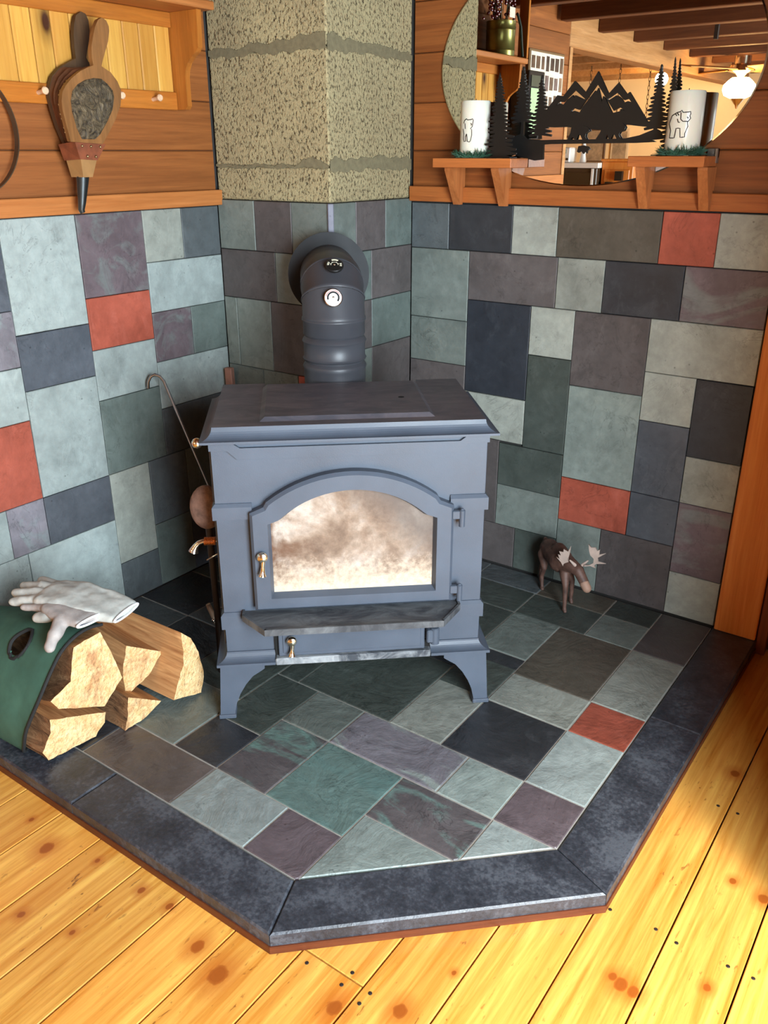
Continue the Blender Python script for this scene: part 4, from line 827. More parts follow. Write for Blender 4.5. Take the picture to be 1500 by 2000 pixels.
def log(key, label, L, bark, yaw=0.0, drop=0.0, group='split logs in the carrier'):
    X, q = D_LOGS[key]; pts = []; flags = []
    for i, p in enumerate(q):
        n_ = q[(i + 1) % len(q)]; d = math.hypot(n_[0] - p[0], n_[1] - p[1]); m = max(1, round(d / .012))
        for k in range(m): pts.append((p[0] + (n_[0] - p[0]) * k / m, p[1] + (n_[1] - p[1]) * k / m)); flags.append(i in bark)
    cy = sum(p[0] for p in pts) / len(pts); cz = sum(p[1] for p in pts) / len(pts); o = Vector((X - L / 2, cy, cz)); rings = []; NS = 14
    for s_ in range(NS + 1):
        f = s_ / NS; x = X - L * f; row = []
        for (y, z), bk in zip(pts, flags):
            a = .005 if bk else .0022
            w = noise.noise((x * (9 if bk else 5), y * 45, z * 45 + ord(key))) * a * (0 if s_ == 0 else 1)
            dy, dz = y - cy, z - cz; ln = math.hypot(dy, dz) or 1
            xx = x + (.004 * noise.noise((y * 60, z * 60, ord(key))) if s_ in (0, NS) else 0)
            row.append((xx - o.x, y + dy / ln * w + yaw * L * f - o.y, max(z + dz / ln * w - drop * f, .002) - o.z))
        rings.append(row)
    b = MB(); n = len(pts)
    vs = [p for r in rings for p in r]; b.add(vs, [])
    for a in range(NS):
        for i in range(n):
            j = (i + 1) % n; b.f.append([a * n + i, a * n + j, (a + 1) * n + j, (a + 1) * n + i]); b.m.append(1 if flags[i] else 2)
    for r_ in (0, NS):
        c = Vector((sum(p[0] for p in rings[r_]) / n, sum(p[1] for p in rings[r_]) / n, sum(p[2] for p in rings[r_]) / n)); base = len(b.v); b.v += [tuple(p) for p in rings[r_]] + [tuple(c)]
        for i in range(n): b.f.append([base + i, base + (i + 1) % n, base + n]); b.m.append(0)
    ob = b.build('split_log', [M_END, M_BARK, M_SPLIT], None, True, 40); ob.location = o
    return tag(ob, label, 'firewood', group)
log('A', 'lowest split log at the front left of the canvas carrier, bark on its left', .40, {4, 5, 6})
log('B', 'upper front split log directly under the top edge of the canvas carrier', .40, {6, 7}, yaw=.06, drop=.10)
log('C', 'wedge shaped split log with triangular end in middle of the firewood pile', .42, set(), yaw=.06, drop=-.02)
log('E', 'small low split log with bark, lying under the wedge shaped log', .34, {3, 4}, yaw=.04)
log('D', 'big curved split log at back right of the pile nearest the stove', .40, {1, 2, 3, 4}, yaw=-.02)
b = MB(); pts = [(.30, -1.27 + .045 * math.cos(a * .7), .06 + .05 * math.sin(a * .7)) for a in range(9)]
b.loft([[(.36, y, z) for _, y, z in pts], [(.02, y, z) for _, y, z in pts]]); ob = b.build('split_log', M_SPLIT); tag(ob, 'split log hidden low in the pile beneath the wedge shaped log', 'firewood', 'split logs in the carrier')

M_CANVAS = m_plain('green_canvas', (64, 100, 86), .85, var=.18, scale=16, bump=.3, bd=.001, spec=.25)
M_EDGE = m_plain('black_binding', (22, 23, 24), .8)
cpro = [(-1.600, .0015, .40), (-1.634, .006, .42), (-1.644, .045, .445), (-1.642, .10, .468), (-1.612, .178, .494), (-1.572, .240, .500), (-1.538, .280, .503), (-1.496, .302, .505), (-1.457, .306, .505), (-1.420, .298, .505)]
def spl(P_, n):
    out = []
    for i in range(n + 1):
        t = i / n * (len(P_) - 1); k = min(int(t), len(P_) - 2); f = t - k; p0, p1, p2, p3 = P_[max(k - 1, 0)], P_[k], P_[k + 1], P_[min(k + 2, len(P_) - 1)]
        out.append(tuple(.5 * (2 * p1[j] + (p2[j] - p0[j]) * f + (2 * p0[j] - 5 * p1[j] + 4 * p2[j] - p3[j]) * f * f + (3 * p1[j] - p0[j] - 3 * p2[j] + p3[j]) * f ** 3) for j in range(len(p1))))
    return out
CA = spl(cpro, 60); NXc = 56
CR = thing('firewood_carrier', 'green canvas log carrier with black edging wrapped round the firewood', 'log carrier', (.24, -1.5, .0))
def cpt(i, j):
    y, z, xe = CA[j]; x = xe - (xe - .02) * i / NXc; w = .004 * noise.noise((x * 9, y * 7, z * 7)) * min(1, i / 6)
    return Vector((x - .24, y + 1.5 - w - .018 * (i / NXc), max(.001, z + w - .085 * (i / NXc) ** 1.4 * (z / .27))))
HX, HY = .3255, 46
HXC, HZC = .345, .268
hxz = lambda i, j: (CA[j][2] - (CA[j][2] - .02) * i / NXc, CA[j][1])
hole = lambda i, j: ((hxz(i, j)[0] - HXC) / .030) ** 2 + ((hxz(i, j)[1] - HZC) / .026) ** 2 < 1 and j < 46
b = MB(); idx = {}
for i in range(NXc + 1):
    for j in range(61): idx[(i, j)] = len(b.v); b.v.append(tuple(cpt(i, j)))
for i in range(NXc):
    for j in range(60):
        if hole(i + .5, j) or hole(i, j): continue
        b.f.append([idx[(i, j)], idx[(i + 1, j)], idx[(i + 1, j + 1)], idx[(i, j + 1)]]); b.m.append(0)
cv = b.build('canvas', M_CANVAS, CR, True); so = cv.modifiers.new('thick', 'SOLIDIFY'); so.thickness = .002; so.offset = -1
MB().tube([cpt(0, j) for j in range(0, 61, 2)], .0042, 8).build('edge_binding', M_EDGE, CR, True)
rim = []
for k in range(29):
    a = k * 2 * math.pi / 28; x = HXC + .0315 * math.cos(a); z = HZC + .0275 * math.sin(a)
    j = min(range(20, 46), key=lambda q: abs(CA[q][1] - z)); i = (CA[j][2] - x) / (CA[j][2] - .02) * NXc; i0 = int(i); rim.append(cpt(i0, j).lerp(cpt(i0 + 1, j), i - i0))
MB().tube(rim, .0045, 8).build('handle_hole_binding', M_EDGE, CR, True)
for x, y, z in ((.36, -1.595, .122),):
    MB().lathe([(.0, 0), (.006, .0005), (.0062, .002), (.0, .003)], frame((x - .24 - .004, y + 1.5 - .004, z + .003), (0, -.75, .6)), n=9, cap=False).build('stain_spot', M_EDGE, CR)

# leather work gloves on the pile
M_GLOVE = m_plain('pale_suede', (176, 178, 172), .9, var=.25, scale=24, bump=.35, bd=.002, spec=.2)
M_GLOVE2 = m_plain('grey_suede', (160, 154, 150), .9, var=.25, scale=26, bump=.35, bd=.002, spec=.2)
wr_ = lambda co: .005 * noise.noise(Vector((co.x * 13, co.y * 32, co.z * 32))) + .0012 * noise.noise(co * 60)
def glove(label, C0, e, z0, rows, fingers, thumb, mat, flat, hem):
    """rows: (a, half width, radius) stations from cuff to knuckles; fingers: (p0, a1, p1, r)"""
    e = Vector((e[0], e[1], 0)).normalized(); pv = Vector((-e.y, e.x, 0)); o = Vector((C0[0], C0[1], 0))
    W = lambda a, p_, z: e * a + pv * p_ + Vector((0, 0, z)); caps = []; N = 8
    for (a0, h0, r0, zz0), (a1, h1, r1, zz1) in zip(rows, rows[1:]):
        for k in range(N): u = -1 + 2 * k / (N - 1); caps.append((W(a0, u * h0, zz0), r0, W(a1, u * h1, zz1), r1))
    aK, hK, rK, zK = rows[-1]
    for p0, am, pm, zm, a1, p1, z1, r_ in fingers: caps += [(W(aK - .01, p0, zK), r_ * 1.15, W(am, pm, zm), r_ * 1.05), (W(am, pm, zm), r_ * 1.05, W(a1, p1, z1), r_ * .9)]
    for q in thumb: caps.append((W(*q[0]), q[1], W(*q[2]), q[3]))
    ob = blob('work_glove', caps, .004, mat, None, wr_, 9)
    lo = min(v.co.z for v in ob.data.vertices)
    for v in ob.data.vertices: v.co.z = (v.co.z - lo) * flat
    ob.location = (C0[0], C0[1], z0); tag(ob, label, 'glove', 'work gloves on the firewood')
    a0, h0, r0, zz0 = rows[0]; lp = []
    for k in range(20):
        t = 2 * math.pi * k / 20; q = W(a0 - r0 * .93, (h0 + r0 * .8) * math.cos(t), zz0 + r0 * .62 * math.sin(t)); q.z = (q.z - lo) * flat; lp.append(q)
    MB().tube(lp + [lp[0]], .003, 8).build('cuff_hem', m_plain('hem_' + hem, (204, 206, 208), .85), ob, True)
    b = MB(); c = sum(lp, Vector()) / len(lp) + e * .012; b.v = [tuple(p) for p in lp] + [tuple(c)]
    for i in range(len(lp)): b.f.append([i, (i + 1) % len(lp), len(lp)]); b.m.append(0)
    b.build('cuff_opening', m_plain('cuff_dark_' + hem, (84, 80, 90), .95), ob)  # dark disc put in as the shade inside the cuff, which is not hollow
glove('upper pale suede work glove lying across the firewood with cuff towards stove', (.545, -1.385), (-.965, -.262), .306,
    [(.0, .038, .013, .012), (.07, .045, .018, .02), (.15, .042, .022, .026), (.215, .040, .020, .024)],
    [(-.040, .25, -.044, .026, .292, -.052, .020, .0135), (-.014, .26, -.017, .030, .325, -.024, .014, .0140), (.013, .26, .010, .026, .318, .012, .010, .0140), (.038, .25, .040, .018, .30, .046, .006, .0135)],
    [((.10, .052, .016), .016, (.165, .078, .004), .0155), ((.165, .078, .004), .0155, (.195, .078, -.004), .015)], M_GLOVE, .95, 'a')
glove('lower crumpled grey suede work glove tucked beneath the upper pale glove', (.515, -1.462), (-.985, .02), .285,
    [(.0, .030, .013, .014), (.06, .034, .017, .014), (.12, .032, .018, .014)],
    [(-.02, .165, -.022, .012, .22, -.02, .006, .0135), (.006, .165, .006, .014, .225, .012, .006, .0135), (.03, .15, .034, .010, .20, .05, .0, .0135)],
    [((.05, .040, .010), .017, (.03, .078, -.012), .0165), ((.03, .078, -.012), .0165, (.022, .098, -.03), .015)], M_GLOVE2, .9, 'b')

# ------------------------------------------------------------------ moose figurine
M_MOOSE = m_plain('dark_carved_moose', (74, 50, 42), .6, var=.3, scale=40, cb=(104, 74, 62))
M_MUZ = m_plain('worn_bare_wood', (150, 118, 100), .65, var=.15)
M_ANT = m_plain('pale_antler', (178, 158, 146), .7, var=.15)
MO = thing('moose_figurine', 'dark carved moose figurine with pale antlers standing on the hearth corner', 'figurine', (1.16, -.12, .0))
mo = Vector((1.16, -.12, .0))
def mc(*c): return [(Vector(p) - mo, r_, Vector(q) - mo, s_) for p, r_, q, s_ in c]
blob('body', mc(((1.092, -.066, .150), .033, (1.168, -.138, .152), .041), ((1.15, -.12, .178), .026, (1.176, -.145, .172), .028), ((1.18, -.15, .160), .034, (1.222, -.178, .166), .023), ((1.222, -.178, .166), .023, (1.250, -.188, .160), .019),
    ((1.250, -.188, .160), .018, (1.284, -.192, .112), .0145), ((1.262, -.186, .138), .010, (1.262, -.182, .112), .006),
    ((1.198, -.168, .128), .019, (1.211, -.186, .092), .0105), ((1.211, -.186, .092), .010, (1.217, -.193, .012), .0062), ((1.217, -.193, .012), .0078, (1.222, -.198, .007), .0066),
    ((1.186, -.128, .128), .018, (1.206, -.122, .085), .010), ((1.206, -.122, .085), .0095, (1.208, -.122, .012), .0062), ((1.208, -.122, .012), .0076, (1.213, -.127, .007), .0066),
    ((1.082, -.085, .132), .021, (1.094, -.098, .088), .0105), ((1.094, -.098, .088), .0095, (1.083, -.088, .052), .0075), ((1.083, -.088, .052), .0075, (1.088, -.092, .010), .006), ((1.088, -.092, .009), .0075, (1.093, -.097, .007), .0066),
    ((1.076, -.052, .132), .021, (1.068, -.045, .088), .0105), ((1.068, -.045, .088), .0095, (1.054, -.036, .052), .0075), ((1.054, -.036, .052), .0075, (1.058, -.04, .010), .006), ((1.058, -.04, .009), .0075, (1.063, -.045, .007), .0066),
    ((1.066, -.044, .168), .008, (1.056, -.036, .150), .005)), .0032, M_MOOSE, MO, None, 3)
blob('muzzle', mc(((1.276, -.193, .124), .0158, (1.286, -.194, .110), .0152)), .003, M_MUZ, MO, None, 2)
blob('ear', mc(((1.240, -.196, .180), .006, (1.226, -.205, .196), .003)), .002, M_ANT, MO, None, 1)
blob('ear', mc(((1.258, -.178, .178), .006, (1.270, -.168, .192), .003)), .002, M_ANT, MO, None, 1)
for q in (D_AL, D_AR):
    M_ = Matrix(((1, 0, 0, -mo.x), (0, 0, -1, -.19 - mo.y), (0, 1, 0, -mo.z), (0, 0, 0, 1)))
    flat_shape('antler', [q], M_, .0045, M_ANT, MO)

# ------------------------------------------------------------------ fire tools left of the stove
M_STEEL = m_plain('bright_steel', (150, 150, 152), .28, 1.0, var=.1)
p = [(.022, -.812, .700), (.026, -.812, .722), (.033, -.806, .738), (.042, -.797, .744), (.052, -.787, .738), (.06, -.779, .722)]
e = Vector((.352, -.722, .006)); s0 = Vector(p[-1]); path = p + [tuple(s0.lerp(e, k / 8)) for k in range(1, 9)]
o = MB().tube(path, [.0048] * 6 + [.0056 - .0022 * min(1, k / 3) for k in range(1, 9)], 10).build('fire_poker', M_STEEL, None, True)
tag(o, 'long steel poker with hooked end leaning against the left slate wall', 'fire poker')
def toW(x, y, z): return SM @ Vector((x, y, z))
BRS = thing('hearth_brush', 'round headed hearth brush standing behind the left side of the stove', 'hearth brush', tuple(toW(-.375, .235, .0)), R(41.528))
b = MB(); b.ball((.0, .0, .515), (.044, .032, .062), 20, 12); br = b.build('brush_head', m_plain('worn_bristle', (134, 108, 96), .95, var=.35, scale=60, bump=.6, bd=.003), BRS, True)
MB().tube([(.004, .0, .001), (.004, .0, .2), (.002, .0, .47)], [.011, .009, .010], 12).build('handle', m_plain('dark_tool_handle', (40, 30, 24), .6), BRS, True)
LT = thing('lid_lifter', 'wooden handled lid lifter with chrome ball leaning by left stove leg', 'lid lifter', tuple(toW(-.405, .43, .0)), R(41.528)); LT.scale = (.66, .66, .66)
M_TAN = m_plain('tan_tool_wood', (176, 150, 124), .5, var=.12)
b = MB(); b.tube([(.030, .0, .004), (.012, .004, .06), (.004, .006, .085)], [.0035, .004, .004], 8); b.build('shaft', M_BRASS, LT, True)
MB().tube([(.014, .004, .05), (.004, .006, .08), (-.018, .014, .15), (-.024, .016, .168)], [.006, .010, .0125, .011], 14).build('handle', M_TAN, LT, True)
MB().ball((-.004, -.006, .092), .0085).build('chrome_ball', M_NICKEL, LT, True)
MB().tube([(.004, .0, .092), (.006, .004, .13), (.020, .006, .15), (.045, .006, .153)], .0022, 8).build('hook', M_STEEL, LT, True)
o = MB().box(-.014, .014, -.011, .011, 0, .70, .003).build('wooden_stick', m_plain('reddish_stick', (142, 100, 84), .7, var=.2), None); o.location = (.045, -.462, .001); o.rotation_euler = (0, R(-1.2), R(12))
tag(o, 'reddish wooden stick standing upright in the corner behind the stove', 'stick')

# ------------------------------------------------------------------ peg rack shelf on the left wall
RK = thing('peg_rack_shelf', 'golden pine peg rack with beadboard back and shelf on the left wall', 'wall shelf', (.001, -.99, 1.5))
def rk(o): o.location = (-.001, .99, -1.5); return o
y = -.588; k = 0
while y > -1.40:
    y1 = max(y - .0565, -1.405); rk(MB().box(.0012, .0125, y1 + .001, y - .001, 1.545, 1.725, .003).build('slat', M_BEAD, RK)); y = y1
rk(MB().box(.0012, .021, -1.405, -.587, 1.718, 1.757, .002).build('top_rail', M_RACKRAIL, RK))
rk(MB().box(.0012, .021, -1.405, -.587, 1.502, 1.550, .002).build('peg_rail', M_RACKRAIL, RK))
prof = [(.0012, 1.757), (.128, 1.757), (.126, 1.70), (.124, 1.662), (.112, 1.650), (.094, 1.640), (.076, 1.625), (.065, 1.606), (.061, 1.588), (.061, 1.512), (.052, 1.503), (.0012, 1.503)]
for ya in (-.586, -1.423): rk(MB().prism(prof, lambda u, v, h: (u, h, v), ya, ya + .018).build('side_bracket', M_RACKSIDE, RK))
rk(MB().box(.0012, .150, -1.44, -.535, 1.7575, 1.780, .003).build('shelf_board', M_TRIM_L, RK))
for ya in (-1.055, -.8133, -.6804, -1.30):
    b = MB(); b.lathe([(.0055, 0), (.0055, .02), (.0085, .026), (.0095, .032), (.007, .036)], frame((.021, ya, 1.527), (1, 0, .12)), n=16); rk(b.build('peg', m_plain('pale_peg', (220, 184, 150), .5), RK, True))

# ------------------------------------------------------------------ fireplace bellows
BE = thing('fireplace_bellows', 'old wooden fireplace bellows with carved panel hanging on the peg rack', 'bellows', (.03, -.94, 1.24))
def be(o): o.location = (-.03, .94, -1.24); return o
M_BW1 = m_wood('bellows_front_wood', (112, 74, 38), (140, 96, 54), (50, 50, 4), rough=.45, var=0)
M_BW2 = m_wood('bellows_back_wood', (66, 46, 28), (88, 62, 38), (50, 50, 4), rough=.5, var=0)
M_LEATH = m_plain('old_leather', (96, 58, 34), .6, var=.4, scale=22, bump=.5, bd=.003)
def _carve():
    t = NT('carved_relief'); v = t.coords((1, 1, 1), False); a = t.noise(v, 46, 5, .62, 2.2); col = t.ramp(a, [(.34, s2l((44, 36, 26))), (.56, s2l((96, 82, 60))), (.75, s2l((138, 120, 90)))]); t.bump(a, .9, .012); return t.done(col, .5)
M_CARVE = _carve()
MX = lambda x: Matrix(((0, 0, 1, x), (1, 0, 0, 0), (0, 1, 0, 0), (0, 0, 0, 1)))
be(flat_shape('front_board', [D_FB], MX(.118), .014, M_BW1, BE))
be(flat_shape('back_board', [D_BB], MX(.032), .013, M_BW2, BE))
b = MB(); pn = D_PN if sum(D_PN[i][0] * D_PN[(i + 1) % len(D_PN)][1] - D_PN[(i + 1) % len(D_PN)][0] * D_PN[i][1] for i in range(len(D_PN))) > 0 else D_PN[::-1]
cy_ = sum(p[0] for p in pn) / len(pn); cz_ = sum(p[1] for p in pn) / len(pn); sh = lambda k: [(cy_ + (p[0] - cy_) * k, cz_ + (p[1] - cz_) * k) for p in pn]
b.loft([[(.1252, *p) for p in pn], [(.129, *p) for p in sh(.97)], [(.131, *p) for p in sh(.86)], [(.132, *p) for p in sh(.4)], [(.132, *p) for p in sh(.02)]]); be(b.build('carved_panel', M_CARVE, BE, True, 50))
def rad_at(poly, c, a):
    d = Vector((math.cos(a), math.sin(a))); best = .01
    for i in range(len(poly)):
        p, q = Vector(poly[i]) - Vector(c), Vector(poly[(i + 1) % len(poly)]) - Vector(c); e = q - p; den = d.x * e.y - d.y * e.x
        if abs(den) < 1e-9: continue
        t = (p.x * e.y - p.y * e.x) / den; s_ = (p.x * d.y - p.y * d.x) / den
        if 0 <= s_ <= 1 and t > best: best = t
    return best
def lring(poly, c, x, k, zmax):
    out = []
    for i in range(64):
        a = 2 * math.pi * i / 64; r_ = rad_at(poly, c, a); z = c[1] + r_ * math.sin(a)
        if z > zmax: r_ = (zmax - c[1]) / math.sin(a)
        out.append((x, c[0] + r_ * k * math.cos(a), c[1] + r_ * k * math.sin(a)))
    return out
cF, cB = (-.953, 1.475), (-.945, 1.475)
# straight-sided copies of the board bodies for the leather to follow
rings = [lring(D_BB, cB, .038, .985, 1.592)]
for i, x in enumerate((.052, .064, .076, .088, .100, .1115)):
    f = (x - .038) / .0735; A_ = lring(D_BB, cB, x, 1, 1.592); B_ = lring(D_FB, cF, x, 1, 1.592); k = .90 if i % 2 == 0 else .985
    rings.append([(x, (a[1] * (1 - f) + c[1] * f - cF[0]) * k + cF[0], (a[2] * (1 - f) + c[2] * f - 1.475) * k + 1.475) for a, c in zip(A_, B_)])
b = MB(); b.loft(rings); be(b.build('leather', M_LEATH, BE, True, 60))
b = MB(); b.loft([[(.040, -1.030, 1.405), (.117, -1.034, 1.412), (.117, -.938, 1.406), (.040, -.93, 1.40)], [(.05, -1.026, 1.366), (.113, -1.021, 1.369), (.113, -.967, 1.366), (.05, -.96, 1.366)]]); be(b.build('leather_collar', m_plain('red_leather', (118, 62, 36), .6, var=.3, scale=40), BE))
b = MB()
for yy, zz in ((-1.013, 1.401), (-.986, 1.400), (-.957, 1.399), (-1.0, 1.376), (-.974, 1.375)): b.ball((.1165, yy, zz), .0035, 8, 5)
for i in range(0, 40): 
    q = rings[-1][(i * 64) // 40]
    if q[2] < 1.56 and q[2] > 1.42: b.ball((.110, q[1], q[2]), .0028, 6, 4)
be(b.build('tacks', m_plain('brass_tack', (150, 130, 96), .35, 1.0), BE, True))
b = MB(); b.loft([[(.052, -1.021, 1.368), (.112, -1.019, 1.370), (.112, -.969, 1.368), (.052, -.966, 1.368)], [(.062, -1.019, 1.325), (.106, -1.014, 1.325), (.106, -.984, 1.325), (.062, -.982, 1.325)]]); be(b.build('neck_block', m_plain('neck_wood', (150, 112, 68), .5, var=.15), BE))
b = MB(); b.tube([(.084, -1.000, 1.326), (.082, -1.001, 1.31), (.075, -1.006, 1.26), (.073, -1.009, 1.243), (.073, -1.006, 1.236)], [.017, .0155, .0105, .0085, .0075], 16); be(b.build('nozzle', m_plain('dark_nozzle_metal', (74, 80, 82), .38, .9, var=.12), BE, True))
# iron hoop at the left edge of the frame
b = MB(); M = frame((.034, -1.297, 1.437), (1, .0, .06), (0, 1, 0)); b.lathe([(.152, -.009), (.1545, -.009), (.1545, .009), (.152, .009), (.152, -.009)], M, n=80, cap=False)
o = b.build('iron_hoop', m_plain('dark_hoop_iron', (88, 72, 54), .45, .6, var=.2), None, True); tag(o, 'round dark iron hoop hanging against the left pine wall', 'hoop')
# ------------------------------------------------------------------ the room that the mirror shows
TIN = thing('berry_tin', 'olive tin of red berries on the top shelf, seen in the mirror', 'tin', (.078, -1.30, 1.7805))
b = MB(); b.lathe([(.062, 0), (.064, .003), (.064, .02), (.066, .023), (.064, .026), (.064, .10), (.066, .103), (.064, .106), (.064, .135), (.066, .138), (.060, .138), (.058, .05), (0, .05)], n=40, cap=False); b.build('can', m_plain('olive_tin', (120, 116, 62), .32, .7, var=.25, scale=10), TIN, True, 40)
rnd = random.Random(5); b = MB(); bl = MB()
for i in range(26):
    a = rnd.uniform(0, 6.28); q = Vector((.045 * math.cos(a), .07 * math.sin(a), rnd.uniform(.19, .30))); p = Vector((q.x * .5, q.y * .4, .10)); b.tube([p, p.lerp(q, .6) + Vector((0, 0, .02)), q], .0016, 5)
    for k in range(7): c = q + Vector((rnd.uniform(-.02, .02), rnd.uniform(-.03, .03), rnd.uniform(-.05, .025))); c.x = max(-.06, c.x); bl.ball(c, rnd.uniform(.005, .0075), 8, 5)
for k in range(26): bl.ball((.0 + rnd.uniform(-.012, .012), -.115 + rnd.uniform(-.014, .014), .26 - k * .0062), .0068, 8, 5)
b.build('stems', m_plain('berry_stems', (56, 52, 30), .8), TIN); tag(bl.build('berries', m_plain('dark_red_berries', (92, 18, 22), .3), TIN, True), kind='stuff')
MB().box(-.001, .001, -.03, .02, .15, .19, M=Matrix.Translation((.05, 0, 0))).build('tag', m_plain('paper_tag', (220, 206, 190), .8), TIN)
MB().tube([(.05, -.055, .17), (.062, -.068, .12), (.064, -.082, .05), (.066, -.092, .004)], .006, 6).build('strap', m_plain('dark_strap_leaf', (30, 44, 30), .7), TIN)
rk(MB().box(.10, .148, -1.4395, -1.425, 1.7805, 2.15, .002).build('end_post', M_RACKSIDE, RK))
BX = thing('green_panel_box', 'black box with pale green panel fixed on left wall beside the rack', 'box', (.06, -1.64, 1.595))
MB().box(-.058, .04, -.082, .082, -.15, .15, .003).build('case', M_BLKEN, BX); MB().box(.0405, .043, -.060, .062, -.13, .075).build('panel', m_plain('pale_green_panel', (176, 214, 160), .4), BX); MB().box(.0405, .043, -.060, .062, .082, .13).build('upper_panel', m_plain('grey_green_panel', (70, 76, 62), .4), BX)
PF = thing('photo_collage', 'framed collage of small photographs on the left wall seen in the mirror', 'picture frame', (.002, -1.91, 1.71))
MB().box(-.0015, .016, -.2, .2, -.145, .145, .003).build('frame', m_plain('collage_frame', (120, 96, 66), .4), PF); MB().box(.0162, .018, -.188, .188, -.133, .133).build('mat', m_plain('white_mat', (220, 212, 196), .8), PF)
rnd = random.Random(9)
for i in range(7):
    for k in range(3):
        y = -.162 + i * .054; z = -.088 + k * .088; w = rnd.uniform(.014, .021); h = rnd.uniform(.026, .036); c = rnd.choice([(96, 76, 62), (70, 58, 52), (128, 104, 84), (108, 92, 90)])
        MB().box(.0181, .0195, y - w, y + w, z - h, z + h).build('photo', m_plain('photo_%d%d' % (i, k), c, .3, var=.5, scale=40), PF)
# kitchen pieces beyond the end of the left wall
M_WHITE = m_plain('white_enamel', (232, 230, 226), .3, var=.03)
KC = thing('glass_front_cabinet', 'tall dark cabinet with white top beyond the left wall, in mirror', 'cabinet', (-.53, -3.7, -.05))
MB().box(-.205, .205, -.2, .2, .0, 1.338, .004).build('body', m_plain('dark_cabinet', (70, 52, 36), .35), KC); MB().box(-.215, .215, -.205, .21, 1.339, 1.373, .003).build('top', M_WHITE, KC)
MB().box(-.18, .165, .2, .206, .5, 1.31).build('glass_door', m_plain('dark_glass', (46, 34, 24), .06, .0, .9), KC); MB().box(-.2, -.186, .2, .212, .1, 1.335).box(.168, .182, .2, .212, .1, 1.335).build('edge_strip', M_WHITE, KC)
RD_ = thing('radio', 'white radio with pale display standing on the white cabinet top, in mirror', 'radio', (-.636, -3.56, 1.3235))
MB().box(-.10, .10, -.06, .06, .001, .098, .006).build('case', M_WHITE, RD_); MB().box(-.088, -.02, .06, .062, .06, .082).box(-.008, .075, .06, .062, .058, .084).build('display', m_plain('pale_display', (170, 190, 184), .3), RD_); MB().lathe([(.008, 0), (.008, .005)], frame((.082, .06, .022), (0, 1, 0)), n=14).build('knob', M_BLKEN, RD_)
b = MB(); b.lathe([(.022, .0005), (.024, .01), (.016, .05), (.020, .09), (.012, .12), (.015, .14), (.004, .155)], n=20); o = b.build('white_vase', M_WHITE, None, True); o.location = (-.47, -3.58, 1.3235); tag(o, 'slim white vase beside the radio on the cabinet top', 'vase')
OC = thing('orange_cabinet', 'orange pine cabinet beside the white topped cabinet, in mirror', 'cabinet', (-.20, -3.75, -.05))
M_OR = m_wood('orange_pine', (206, 120, 46), (228, 148, 72), (50, 50, 3), rough=.4)
MB().box(-.112, .112, -.2, .2, .0, 1.38, .004).build('body', M_OR, OC); MB().box(-.118, .125, -.2, .212, 1.381, 1.398, .003).build('top', M_OR, OC); MB().box(-.09, .09, .2, .208, .3, 1.33, .004).build('door', M_OR, OC); MB().box(-.07, -.02, .208, .23, 1.18, 1.25).box(.0, .05, .208, .24, 1.26, 1.32).build('latch', M_BLKEN, OC)
for i, (x, z, w, h) in enumerate(((-1.32, 1.45, .11, .15), (-1.07, 1.45, .085, .14), (-1.62, 1.62, .12, .10))):
    f = thing('picture_frame', ['dark framed picture on the far kitchen wall, lower left, in mirror', 'pale framed picture on the far kitchen wall, right one, in mirror', 'wide framed picture on the far kitchen wall, upper one, in mirror'][i], 'picture frame', (x, -5.798, z))
    MB().box(-w, w, .0, .02, -h, h, .003).build('frame', m_plain('far_frame%d' % i, (92, 66, 44) if i != 1 else (210, 190, 160), .4), f); MB().box(-w + .02, w - .02, .0202, .022, -h + .02, h - .02).build('print', m_plain('far_print%d' % i, (160, 140, 116), .5, var=.4, scale=20), f)
CL = thing('ceiling_lamp', 'small round glowing ceiling lamp under the kitchen joists, seen in mirror', 'lamp', (-.47, -5.0, 1.93))
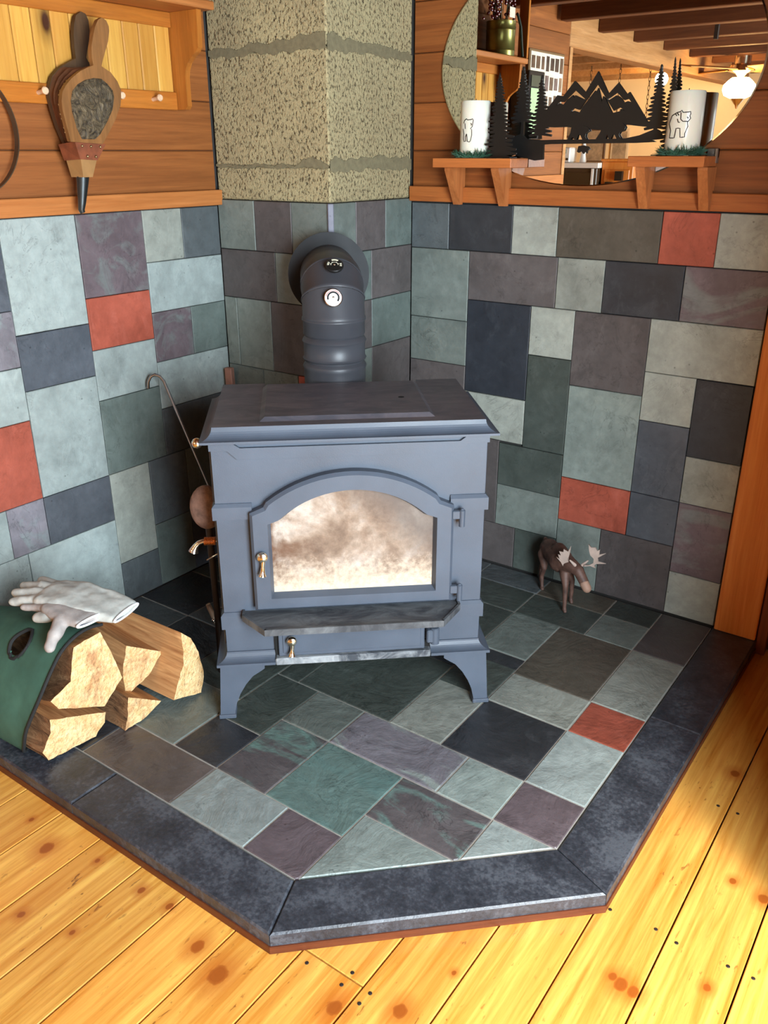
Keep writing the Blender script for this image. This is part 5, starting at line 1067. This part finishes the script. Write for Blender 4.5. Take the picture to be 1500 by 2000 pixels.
b = MB(); b.ball((0, 0, 0), .05, 20, 12); b.build('globe', m_emit('globe_glow', (255, 224, 170), 230.0), CL, True); MB().lathe([(.03, .045), (.012, .06), (.012, .068)], n=16).build('socket', M_BRASS, CL, True)
# hanging shelf on chains
HS = thing('chain_hung_shelf', 'small pine shelf hung on three chains from the joists, in mirror', 'shelf', (-.55, -4.32, 1.60))
MB().box(-.26, .26, -.09, .09, -.018, .0, .003).build('board', M_OR, HS); MB().box(-.2, -.05, -.05, .05, .001, .07, .004).box(.04, .16, -.04, .05, .001, .09, .004).build('jars', m_plain('beige_jars', (206, 180, 140), .5), HS)
for x in (-.23, .0, .23):
    b = MB()
    for k in range(13):
        c = Vector((x, .0, .016 + k * .030)); pts = []
        for a in range(13):
            t = a * 2 * math.pi / 12; u = .0075 * math.cos(t); pts.append(c + (Vector((u, 0, .0185 * math.sin(t))) if k % 2 else Vector((0, u, .0185 * math.sin(t)))))
        b.tube(pts, .0022, 5, cap=False)
    b.build('chain', m_plain('dark_chain', (90, 64, 40), .4, .8), HS)
# ceiling fan with lamp
FN = thing('ceiling_fan', 'ceiling fan with a glowing glass shade and pale wooden blades, in mirror', 'ceiling fan', (.33, -4.3, 1.82))
b = MB(); b.lathe([(.055, .178), (.055, .13), (.085, .12), (.09, .085), (.04, .07), (.02, .05)], n=28); b.build('motor', M_BRASS, FN, True)
for k in range(4):
    a = R(28 + 90 * k); Mx = Matrix.Rotation(a, 4, 'Z') @ Matrix.Translation((0, 0, .10)) @ Matrix.Rotation(R(10), 4, 'X')
    MB().box(.09, .52, -.055, .055, -.004, .004, .003, M=Mx).build('blade', m_wood('fan_blade%d' % k, (206, 150, 84), (224, 174, 108), (4, 40, 40), rough=.4), FN)
b = MB(); b.lathe([(.055, .045), (.075, .03), (.105, .0), (.11, -.03), (.095, -.065), (.05, -.085)], n=32); b.build('glowing_shade', m_emit('lamp_glow', (255, 206, 130), 70.0), FN, True)
MB().lathe([(.05, -.086), (.03, -.11), (.012, -.13), (.006, -.15)], n=16).build('finial', M_BRASS, FN, True)
